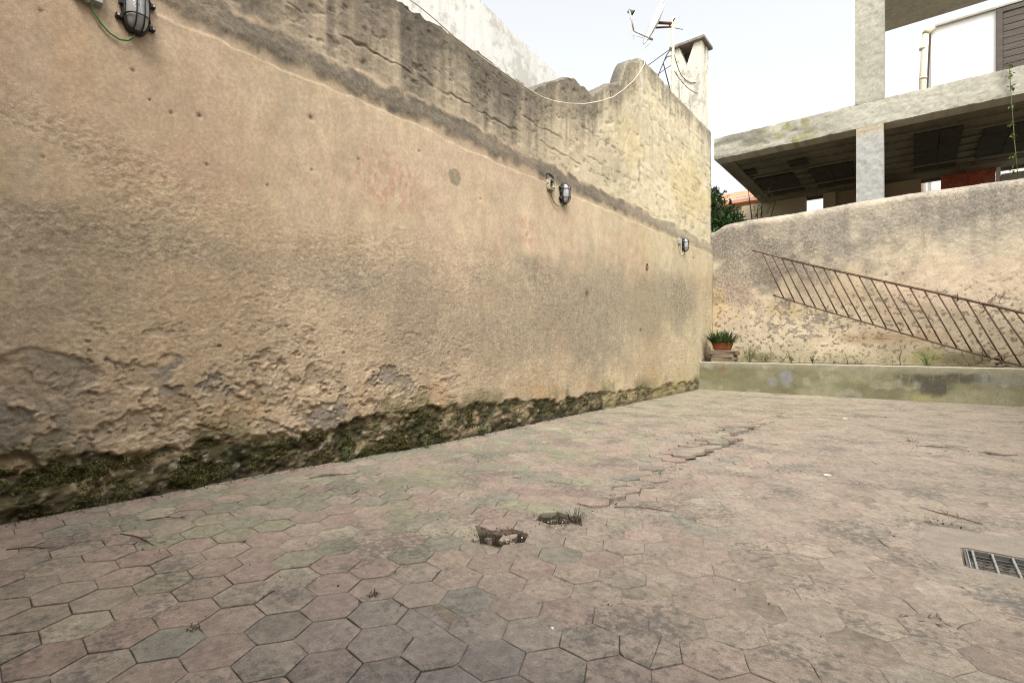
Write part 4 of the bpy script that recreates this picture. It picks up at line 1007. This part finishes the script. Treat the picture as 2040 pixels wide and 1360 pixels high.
# dark hole chiselled above the broken box
mb = MB()
lp = [(0, .085*math.cos(t)*(1+.25*math.sin(3*t)), .075*math.sin(t)*(1+.2*math.cos(2*t))) for t in np.linspace(0, 2*math.pi, 15)[:-1]]
mb.add(lp+[(-.02, 0, 0)], [(i, (i+1) % 14, 14) for i in range(14)])
hl = obj('chiselled_hole', mb, M_pit, lw); hl.location = (XW+.0125, 5.70, 3.215)
def bow(y0, z0, y1, z1, dip, out, n=14):
    return [(XW+.02+out*math.sin(math.pi*i/n), y0+(y1-y0)*i/n, z0+(z1-z0)*i/n-dip*math.sin(math.pi*i/n)**.8) for i in range(n+1)]
wire('lamp_cable', [(XW+.03, .832, 3.04), (XW+.032, .834, 3.01), (XW+.03, .852, 2.965), (XW+.028, .885, 2.915), (XW+.026, .93, 2.876), (XW+.026, .98, 2.862), (XW+.028, 1.02, 2.875), (XW+.03, 1.045, 2.91), (XW+.03, 1.055, 2.945)], .0062, M_green, 'green cable looping under the nearest lamp')
wire('lamp_cable', [(XW+.03, 5.70, 3.05), (XW+.03, 5.71, 2.98), (XW+.03, 5.76, 2.91), (XW+.03, 5.85, 2.875), (XW+.03, 5.93, 2.89), (XW+.03, 5.985, 2.945)], .0062, M_weed, 'dull green cable looping under the middle lamp')
wire('lamp_cable', [(XW+.03, 10.44, 3.05), (XW+.03, 10.45, 2.95), (XW+.03, 10.51, 2.87), (XW+.03, 10.60, 2.86), (XW+.03, 10.67, 2.91), (XW+.03, 10.70, 2.945)], .0062, M_cream, 'pale cable looping under the farthest lamp')
wire('wall_cable', [(XW-.02, 2.2, 4.37), (XW-.01, 3.38, 4.345), (XW+.015, 3.6, 4.30), (XW+.02, 3.86, 4.25), (XW+.02, 4.34, 4.22), (XW+.02, 4.89, 4.21), (XW+.02, 5.48, 4.22), (XW+.02, 5.8, 4.28), (XW+.02, 6.15, 4.38), (XW+.02, 6.6, 4.54), (XW+.02, 7.02, 4.73), (XW+.02, 7.5, 4.98), (XW+.02, 7.88, 5.25), (XW+.02, 8.25, 5.54), (XW+.02, 8.48, 5.76), (XW+.02, 8.72, 6.03), (XW-.02, 8.83, 6.16), (XW-.14, 8.9, 6.23)], .0068, M_cream, 'cream cable sagging along the top of the left wall')
rg_ = [(XW+.02+.006*math.sin(t), 8.84+.028*math.sin(t), 2.395+.05*math.cos(t)) for t in np.linspace(0, 2*math.pi, 17)]
ring = thing('iron_ring', 'rusty iron ring hanging from the left wall below the far lamp', 'ring', (0, 0, 0))
obj('ring', MB().tube(rg_, .008, 6), M_rust, ring); obj('staple', MB().tube([(XW-.01, 8.84, 2.45), (XW+.035, 8.84, 2.455), (XW+.03, 8.84, 2.435)], .008, 6), M_rust, ring)

# ================================================================== RAILING
YRL = 12.60
rl = thing('rusty_railing', 'slanting rusty iron stair railing fixed against the back wall', 'railing', (0, YRL, 0))
tp = [(-2.92, 3.14), (-2.3, 2.89), (-1.72, 2.67), (-.69, 2.31), (.15, 2.02), (1.21, 1.64), (1.5, 1.53), (2.2, 1.27)]
bp = [(-2.48, 2.08), (-1.47, 1.69), (-.43, 1.30), (.39, .99), (1.04, .76), (1.48, .61), (1.75, .585)]
def ip(p, x): return float(np.interp(x, [q[0] for q in p], [q[1] for q in p]))
obj('top_rail', MB().tube([(x, 0, z) for x, z in tp], .016, 6), M_rust, rl)
obj('handrail_strip', MB().tube([(x, -.03, z+.022) for x, z in tp[1:]], .007, 5), M_rust, rl)
obj('bottom_rail', MB().tube([(x, 0, z) for x, z in bp], .017, 6), M_rust, rl)
topx = [-2.71, -2.51, -2.32, -2.13, -1.92, -1.72, -1.52, -1.33, -1.11, -.90, -.70, -.49, -.30, -.08, .14, .34, .54, .75, .96, 1.17, 1.39, 1.6]
botx = [-2.27, -2.06, -1.86, -1.66, -1.46, -1.27, -1.06, -.85, -.65, -.44, -.22, -.02, .20, .40, .62, .83, 1.04, 1.24, 1.47, 1.60, 1.70, 1.74]
for i, (a, b) in enumerate(zip(topx[:19], botx[:19])):
    obj('baluster', MB().tube([(a, .004, ip(tp, a)), (a+(b-a)*.5+random.uniform(-.006, .006), .004+random.uniform(-.01, .01), (ip(tp, a)+ip(bp, b))/2), (b, .004, ip(bp, b))], .0145, 6), M_rust, rl)
for (a, b) in ((1.17, 1.72), (1.39, 1.95), (1.6, 2.15)):
    obj('baluster', MB().tube([(a, .004, ip(tp, a)), (b, .004, .58)], .0145, 6), M_rust, rl)
for (x, z) in ((-2.9, 3.13), (-.6, 2.28), (1.0, 1.715)): obj('wall_anchor', MB().tube([(x, 0, z), (x, .17, z+.01)], .008, 6), M_rust, rl)
obj('wall_anchor', MB().tube([(-2.46, 0, 2.08), (-2.49, .02, 2.10), (-2.46, .17, 2.1)], .008, 6), M_rust, rl)
# loops of wire snagged on it
def tangle(name, label, c, r, n, th, s, m=M_rust):
    q = random.Random(s); mb = MB()
    for k in range(n):
        p = Vector(c)+Vector((q.uniform(-r, r), q.uniform(-.05, .02), q.uniform(-r, r)*.4)); pts = [p]; d = Vector((q.uniform(-1, 1), q.uniform(-.3, .3), q.uniform(-.5, .8))).normalized()
        for i in range(9):
            d = (d+Vector((q.gauss(0, .45), q.gauss(0, .15), q.gauss(0, .45)))).normalized(); p = p+d*r*.16; pts.append(p.copy())
        mb.tube(pts, th, 5)
    o = obj(name, mb, m); return tag(o, label, 'wire')
tangle('tangled_wire', 'tangle of dark wire at the foot of the railing', (1.12, 12.55, .70), .24, 13, .0075, 2)
tangle('tangled_wire', 'few wire twists caught high on the railing top rail', (1.0, 12.56, 1.73), .20, 6, .005, 5)
wire('bent_wire', [(.80, 12.55, .58), (.72, 12.55, .74), (.66, 12.56, .90), (.45, 12.6, 1.25), (.35, 12.62, 1.35)], .004, M_rust, 'single thin bent wire rising behind the lower railing bars', 'wire')
wire('wire_hook', [(.62, 12.57, 1.80), (.62, 12.57, 1.93), (.60, 12.57, 1.86), (.64, 12.57, 1.82), (.60, 12.57, 1.77)], .005, M_rust, 'small upright wire hook on the railing top rail', 'wire')

# ================================================================== PLANT POT CORNER
stx, sty = -3.42, 12.13
hts = [.062, .05, .07, .055, .04]
z = .585; lbs = ['lowest slab of the stack under the plant trough', 'second slab up in the stack under the plant trough', 'thick middle slab in the stack under the plant trough', 'dark edged fourth slab up under the plant trough', 'topmost thin slab directly under the plant trough']
for i, h in enumerate(hts):
    q = random.Random(30+i); a = q.uniform(-.10, .10)+(.12 if i in (1, 3) else 0); L_ = (.27, .30, .26, .31, .285)[i]
    mb = MB().box(-L_, L_, -.17, .17, 0, h-.007, .006); o = obj('stone_slab', mb, M_slab if i != 3 else M_woodp, None, (stx+q.uniform(-.02, .03), sty+q.uniform(-.02, .02), z)); o.rotation_euler = (0, q.uniform(-.008, .008), a)
    tag(o, lbs[i], 'slab', 'slabs stacked under the plant trough'); z += h
pt = thing('plant_trough', 'terracotta trough of dense strap leaved plants in the corner', 'potted plant', (stx-.02, sty-.02, z))
mb = MB(); V = []; NT = 32
for (s, zz_) in ((.80, 0), (.86, .05), (.97, .135), (1.03, .138), (1.03, .155), (.95, .155), (.92, .12)):
    for j in range(NT):
        t = 2*math.pi*j/NT; e = 3.6; c_, s_ = math.cos(t), math.sin(t); r = (abs(c_/(.225*s))**e+abs(s_/(.115*s))**e)**(-1/e); V.append((c_*r, s_*r, zz_))
F = [(i*NT+j, i*NT+(j+1) % NT, (i+1)*NT+(j+1) % NT, (i+1)*NT+j) for i in range(6) for j in range(NT)]+[tuple(range(NT))[::-1]]
mb.add(V, F, True); obj('trough', mb, M_terra, pt)
obj('soil', MB().prism([(.2*math.cos(t), .095*math.sin(t), .10) for t in np.linspace(0, 2*math.pi, 21)[:-1]], .02), M_soil, pt)
def strap(mb, p, d, l, w_, droop):
    d = d.normalized(); s = d.cross(Vector((0, 0, 1))); s = s.normalized() if s.length > 1e-3 else Vector((1, 0, 0)); V = []; n = 5; q = Vector(p); dd = d.copy()
    for i in range(n+1):
        t = i/n; wd = w_*(1-t**2.2)*.5+.0006; V += [q+s*wd, q-s*wd]; dd = (dd+Vector((0, 0, -droop*t))).normalized(); q = q+dd*(l/n)
    mb.add(V, [(2*i, 2*i+1, 2*i+3, 2*i+2) for i in range(n)], True)
q = random.Random(5)
for k in range(3):
    mb = MB()
    for i in range(95):
        x, y = q.uniform(-.19, .19), q.uniform(-.085, .085); out = Vector((x*4.5+q.gauss(0, .35), y*4.5+q.gauss(0, .45)-.12, q.uniform(.55, 1.4)))
        strap(mb, (x, y, .12), out, q.uniform(.24, .42), q.uniform(.022, .036), q.uniform(.03, .30))
    obj('leaves', mb, (M_leaf, M_leaf, M_leafc)[k], pt)
# leaning grey board and dark pot beside the stack
lb_ = obj('leaning_board', MB().box(-.045, .045, -.012, .012, 0, .33, .004), M_woodp, None, (-3.66, 12.02, .60)); lb_.rotation_euler = (.0, -.20, .5); tag(lb_, 'weathered split board leaning in the corner left of the slabs', 'board')
mb = MB(); V = []; NT = 20
for (r, zz_) in ((.05, 0), (.065, .10), (.075, .13), (.072, .14), (.062, .135), (.05, .05)):
    for j in range(NT): t = 2*math.pi*j/NT; V.append((r*math.cos(t), r*math.sin(t), zz_))
mb.add(V, [(i*NT+j, i*NT+(j+1) % NT, (i+1)*NT+(j+1) % NT, (i+1)*NT+j) for i in range(5) for j in range(NT)]+[tuple(range(NT))[::-1]], True)
tag(obj('flower_pot', mb, mat('dark_pot', (.06, .04, .035), tex=((20, .3),), rough=.8), None, (-3.70, 11.93, .595)), 'small dark flower pot at the foot of the leaning board', 'pot')

# ---- weeds and dry stalks in the bed
def sprig(name, label, x, y, z, h, n, spread, ml, cat='weed', leaves=True, seed=0, th=.003, group=None):
    q = random.Random(seed); t = thing(name, label, cat, (x, y, z), group); sb, lb = MB(), MB()
    for i in range(n):
        tip = Vector((q.gauss(0, spread), q.gauss(0, spread*.6), h*q.uniform(.55, 1.05))); midp = tip*.5+Vector((q.gauss(0, spread*.2), 0, h*.05))
        sb.tube([(q.gauss(0, .01), q.gauss(0, .01), -.02), midp, tip], [th, th*.8, th*.4], 4, False)
        if leaves:
            for k in range(7): u = q.uniform(.3, 1); p = midp.lerp(tip, (u-.5)*2) if u > .5 else Vector((0, 0, 0)).lerp(midp, u*2); leaf_quad(lb, p, rv(q)+Vector((0, 0, .3)), rv(q), q.uniform(.02, .045), .013)
    obj('stem', sb, M_dry if not leaves else M_weed, t)
    if leaves: obj('foliage', lb, ml, t)
    return t
def stalk(label, pts, r=.006):
    return tag(obj('dry_stalk', MB().tube(pts, [r]*(len(pts)-1)+[r*.5], 5), M_dry), label, 'dry stalk')
bz = .575
sprig('wispy_weed', 'wispy grey green weed beside the plant trough', -2.86, 12.1, bz, .42, 20, .11, M_weed, seed=1)
sprig('wispy_weed', 'low scrubby weed right of the plant trough', -2.62, 12.25, bz, .22, 18, .10, M_weed, seed=2)
sprig('green_weed', 'small bright weed at mid planter wall', -1.66, 12.2, bz, .24, 12, .06, M_weed, seed=3)
sprig('green_weed', 'grassy tuft left of the bright weed on the planter', -2.08, 12.3, bz, .20, 9, .05, M_weed, seed=4)
sprig('green_weed', 'moss green tuft under the middle of the railing', .18, 12.5, bz, .26, 16, .07, M_leafp, seed=5)
sprig('green_weed', 'tiny dark sprout right of the bright weed', -1.28, 12.1, bz, .09, 6, .025, M_leafc, seed=6)
sprig('grass_wisps', 'thin dry grass wisps near the two straight stalks', -.85, 12.2, bz, .16, 12, .12, M_weed, leaves=False, seed=7, th=.002)
sprig('grass_wisps', 'thin grass wisps below the right end of the railing', .75, 12.45, bz, .16, 14, .16, M_weed, leaves=False, seed=8, th=.002)
stalk('forked dry stalk like a letter V on the planter', [(-2.45, 12.0, .98), (-2.41, 12.0, .84), (-2.31, 12.0, .70), (-2.22, 12.0, .61), (-2.13, 12.0, .72), (-2.10, 12.0, .86)])
stalk('leaning dry stalk left of the shorter one on the planter', [(-1.03, 12.0, .57), (-1.05, 12.0, .70), (-1.09, 12.0, .83)], .007)
stalk('short dry stalk next to the leaning one on the planter', [(-.90, 12.0, .57), (-.92, 12.0, .66), (-.915, 12.0, .75)])
stalk('tall straight dry stalk under the railing', [(-.21, 12.0, .57), (-.225, 12.0, .74), (-.20, 12.0, .86), (-.215, 12.0, .98)], .007)
stalk('thin short stalk left of the tall straight one', [(-.33, 12.0, .57), (-.33, 12.0, .76)], .004)

# ================================================================== MOSS, LITTER, WEEDS ON THE FLOOR
def scatter_tris(name, P0, N0, size, cols, m):
    n = len(P0); a = rng.normal(size=(n, 3)); a -= (a*N0).sum(1)[:, None]*N0*.6; a /= np.linalg.norm(a, axis=1)[:, None]
    b = np.cross(N0, a)+.3*rng.normal(size=(n, 3)); b /= np.linalg.norm(b, axis=1)[:, None]
    lift = N0*size[:, None]*.5
    V = np.stack([P0-a*size[:, None]*.5, P0+a*size[:, None]*.5, P0+b*size[:, None]*.6+lift, P0-b*size[:, None]*.4+lift*.6], 1)
    me = bpy.data.meshes.new(name); me.vertices.add(4*n); me.vertices.foreach_set('co', V.reshape(-1).astype(np.float32))
    F = np.arange(4*n).reshape(n, 4)[:, [0, 3, 1, 2]]
    me.loops.add(4*n); me.loops.foreach_set('vertex_index', F.reshape(-1).astype(np.int32)); me.polygons.add(n)
    me.polygons.foreach_set('loop_start', np.arange(0, 4*n, 4, dtype=np.int32)); me.polygons.foreach_set('loop_total', np.full(n, 4, np.int32)); me.update(calc_edges=True)
    at = me.attributes.new('Col', 'FLOAT_COLOR', 'POINT'); c4 = np.ones((4*n, 4), np.float32); c4[:, :3] = np.repeat(cols, 4, 0); at.data.foreach_set('color', c4.reshape(-1)); me.materials.append(m)
    return stuff(obj(name, me, None))
n = 150000
my = .1+(9.0)*rng.random(n)**1.5; mz = rng.random(n)*.40
mtn = np.interp(my, [0, .9, 1.3, 2.2, 2.65, 3.5, 4.7, 5.8, 7.2, 9.1], [.35, .31, .32, .265, .32, .36, .31, .22, .21, .19])+.045*fbm(my*3.2, my*0, 111, 4)
keep = (mz < mtn-.005) & (fbm(my*6, mz*8, 401, 4)+.08*ss(6, 3, my) > .12) & (mz > -.02)
my, mz = my[keep], mz[keep]; n = len(my)
hm = .010*ss(.2, .7, fbm(my*6, mz*8, 401, 4))*rng.random(n)-(.030+.014*fbm(my*5, mz*6, 113, 4)-.012*ss(-.2, .6, fbm(my*9, mz*9, 114, 3)))+.010*fbm(my*.6, mz*.6, 21, 3)+.012*fbm(my*26, mz*26, 115, 3)
P0 = np.stack([XW+hm+.001, my, mz+0*my], 1); N0 = np.tile(np.array((.9, 0, .42)), (n, 1))
gc = np.array((.052, .050, .020))*(.4+1.3*rng.random(n))[:, None]; yb = rng.random(n) < .22; gc[yb] = np.array((.14, .125, .045))*(.5+rng.random(yb.sum()))[:, None]
scatter_tris('moss', P0, N0, .003+.011*rng.random(n)**1.5, gc, M_moss)
# crumbs and leaf litter
pts_ = []
def clump(x, y, r, k):
    for _ in range(k): pts_.append((x+random.gauss(0, r), y+random.gauss(0, r)))
clump(hc1[0]-.1, hc1[1]-.07, .045, 160); clump(hc1[0], hc1[1], .05, 420); clump(hc2[0]+.03, hc2[1]-.02, .06, 480)
for t in np.linspace(0, 1, 200):
    y = 2.3+6.3*t; clump(-1.54+.05*math.sin(y*5)+random.gauss(0, .015), y, .02, 5)
for x in np.linspace(-1.0, -.3, 40): clump(x, 8.5+.5*(x+1), .03, 5)
for i in range(2600): y = random.uniform(.3, 11.5)**1.0; pts_.append((XW+.0+abs(random.gauss(0, .05)), y))
for i in range(520): pts_.append((random.uniform(-3.7, 1.5), .6+10.5*random.random()**1.4))
for i in range(150): pts_.append((random.uniform(-3.7, 1.4), YL-abs(random.gauss(0, .05))))
clump(.45, 6.55, .10, 40); clump(.1, 3.75, .05, 60); clump(-.05, 6.6, .12, 30); clump(.05, 6.1, .1, 25)
pts_ = np.array(pts_); ok = pts_[:, 1] < YL-.01; pts_ = pts_[ok]; n = len(pts_)
zz_ = fz(pts_[:, 0], pts_[:, 1])+.002
for hc, d_ in ((hc1, .017), (hc2, .015)): zz_ = zz_-d_*(np.hypot(pts_[:, 0]-hc[0], pts_[:, 1]-hc[1]) < .085)
P0 = np.stack([pts_[:, 0], pts_[:, 1], zz_], 1); N0 = np.tile(np.array((0, 0, 1.)), (n, 1))
lc = np.array((.055, .042, .028))*(.4+1.2*rng.random(n))[:, None]; gr_ = rng.random(n) < .15; lc[gr_] = (.10, .12, .04); wt = rng.random(n) < .03; lc[wt] = (.6, .58, .55)
scatter_tris('leaf_litter', P0, N0, .004+.009*rng.random(n)**2, lc, M_lit)
for i, (x, y, lab) in enumerate([(-3.80, 2.55, 'small dark weed rooted in the mossy wall foot, nearer one'), (-3.80, 3.45, 'weed sprig rooted in the mossy wall foot under the grey stain'), (-3.80, 4.3, 'farther small weed at the wall foot before the middle lamp')]):
    sprig('wall_weed', lab, x, y, float(fz(x, y)), .13, 12, .04, M_weed, seed=40+i, th=.002)
# twigs
def twig(label, x, y, L_, ang, bend=.1, r=.0022, forks=2, seed=0):
    q = random.Random(seed); z = float(fz(x, y))+.004; mb = MB(); d = Vector((math.cos(ang), math.sin(ang), 0)); s = Vector((-d.y, d.x, 0))
    pts = [Vector((x, y, z))+d*L_*(t-.5)+s*bend*L_*math.sin(t*3)+Vector((0, 0, .006*math.sin(t*4)**2)) for t in np.linspace(0, 1, 7)]
    mb.tube(pts, [r]*5+[r*.7, r*.4], 5)
    for k in range(forks): p = pts[q.randrange(2, 6)]; e = (d*q.uniform(.3, 1)+s*q.uniform(-1, 1)).normalized(); mb.tube([p, p+e*L_*.14+Vector((0, 0, .01)), p+e*L_*q.uniform(.2, .32)+Vector((0, 0, .003))], [r*.7, r*.6, r*.3], 4)
    return tag(obj('twig', mb, M_dry), label, 'twig')
twig('straight dark twig near the left wall foot at the photo edge', -3.30, .50, .22, .75, .03, .003, 1, 1)
twig('thin crooked twig lying parallel to the wall near its foot', -3.05, .85, .34, .15, .05, .003, 3, 2)
twig('dark twig with dry leaves just off the mossy foot', -3.28, 1.05, .20, .9, .08, .003, 4, 3)
twig('long curved twig beside the moss in the middle of the wall', -3.42, 2.15, .42, 1.2, .10, .003, 4, 4)
twig('bent twig right of the farther floor hole', -1.28, 2.92, .36, .35, .08, .003, 3, 5)
twig('small twig between the holes and the floor crack', -1.45, 3.25, .16, 1.9, .12, .0025, 2, 6)
twig('dry twig on the tiles before the lifted loose tile', .15, 6.5, .30, .4, .1, .003, 4, 7)
twig('twig at the edge of the smooth cement patch', .16, 3.95, .32, 2.6, .06, .003, 3, 8)
def tuft(name, label, x, y, h, n, sp, m, seed, cat='weed'):
    q = random.Random(seed); mb = MB(); z = float(fz(x, y))-.002
    for i in range(n): strap(mb, (x+q.gauss(0, sp*.25), y+q.gauss(0, sp*.25), z), Vector((q.gauss(0, .7), q.gauss(0, .7), q.uniform(.02, .35) if 'flattened' in label or 'scrappy' in label else q.uniform(.25, 1))), h*q.uniform(.5, 1.1), q.uniform(.002, .005), q.uniform(.1, .7))
    return tag(obj(name, mb, m), label, cat)
tuft('dry_tuft', 'dark dead tuft in a joint at the front centre', -1.695, 1.255, .03, 22, .035, M_dry, 1)
tuft('dry_tuft', 'flattened dry tuft near the right front edge', .06, 2.39, .06, 26, .09, M_dry, 2)
tuft('dry_tuft', 'tiny dark tuft left of the front centre tiles', -2.63, 1.18, .025, 16, .03, M_dry, 3)
tuft('dry_tuft', 'scrappy dead tuft on the front left tiles', -2.80, .86, .035, 16, .05, M_dry, 4)
tuft('dry_tuft', 'dead tuft at the joint of a cracked tile, front left', -1.98, .72, .03, 20, .045, M_dry, 12)
tuft('dry_weed', 'upright dry weed at the edge of the farther hole', hc2[0]+.11, hc2[1]+.02, .12, 46, .05, M_dry, 5)
tuft('grass_tuft', 'small green grass tuft growing near the floor crack', -1.55, 3.81, .07, 14, .03, M_leafp, 6)
tuft('grass_tuft', 'little grass blades between the wall and the holes', -2.35, 3.05, .05, 12, .03, M_weed, 7)
tuft('dry_weed', 'brown weed growing along the lifted tile edge', -1.50, 4.75, .09, 30, .06, M_dry, 8)
tuft('dry_weed', 'brown weed in the crack near the bent twig', -1.52, 3.02, .07, 24, .05, M_dry, 9)
tuft('dry_weed', 'thin weeds before the loose lifted tile', -.02, 6.75, .09, 24, .09, M_weed, 10)
tuft('green_sprout', 'single sprout standing left of the loose tile', .22, 6.35, .10, 5, .02, M_weed, 11)
for i, (x, y, s, lab) in enumerate([(-.53, 4.60, .028, 'small white chip on the right tiles'), (-1.0, 1.5, .008, 'tiny white fleck in the front tiles'), (-.75, 8.3, .03, 'white chip near the far floor crack')]):
    qq = random.Random(i); mb = MB().prism([(s*math.cos(t)*qq.uniform(.6, 1), s*.7*math.sin(t)*qq.uniform(.6, 1), 0) for t in np.linspace(0, 6.28, 7)[:-1]], .005)
    tag(obj('paint_chip', mb, M_whitec, None, (x, y, float(fz(x, y))+.001)), lab, 'chip')

# ================================================================== unseen house and right wall, added to shade the courtyard
YHS = -2.0
hs_ = thing('shade_house', 'plain rendered house added unseen behind the viewer to shade the courtyard', 'house', (0, YHS, 0))  # added out of view, placed and sized for the shade it casts
obj('wall', MB().box(-3.8, 7, -6, 0, -.3, 6.4), M_beige, hs_)
obj('roof', MB().box(-3.9, 7.2, -6.2, .25, 6.402, 6.65, .01), M_conc, hs_)
d_ = obj('door', MB().box(1.2, 2.2, .003, .06, 0.02, 2.1, .006), M_woodp, hs_); obj('handle', MB().tube([(1.3, .06, 1.0), (1.3, .1, 1.0), (1.4, .1, 1.0)], .01, 6), M_metal, d_)
wf = obj('window', MB().box(-2.2, -1.0, .003, .05, 1.0, 2.2, .006), M_woodp, hs_); obj('pane', MB().box(-2.12, -1.08, .051, .055, 1.08, 2.12), M_pit, wf)
tag(obj('shade_wall', MB().box(3.42, 3.7, YHS+.01, YB+.1, -.3, 4.6, .02), M_beige), 'plain beige wall added out of view on the right to shade the courtyard', 'wall')  # added out of view to cut the sky light from the right
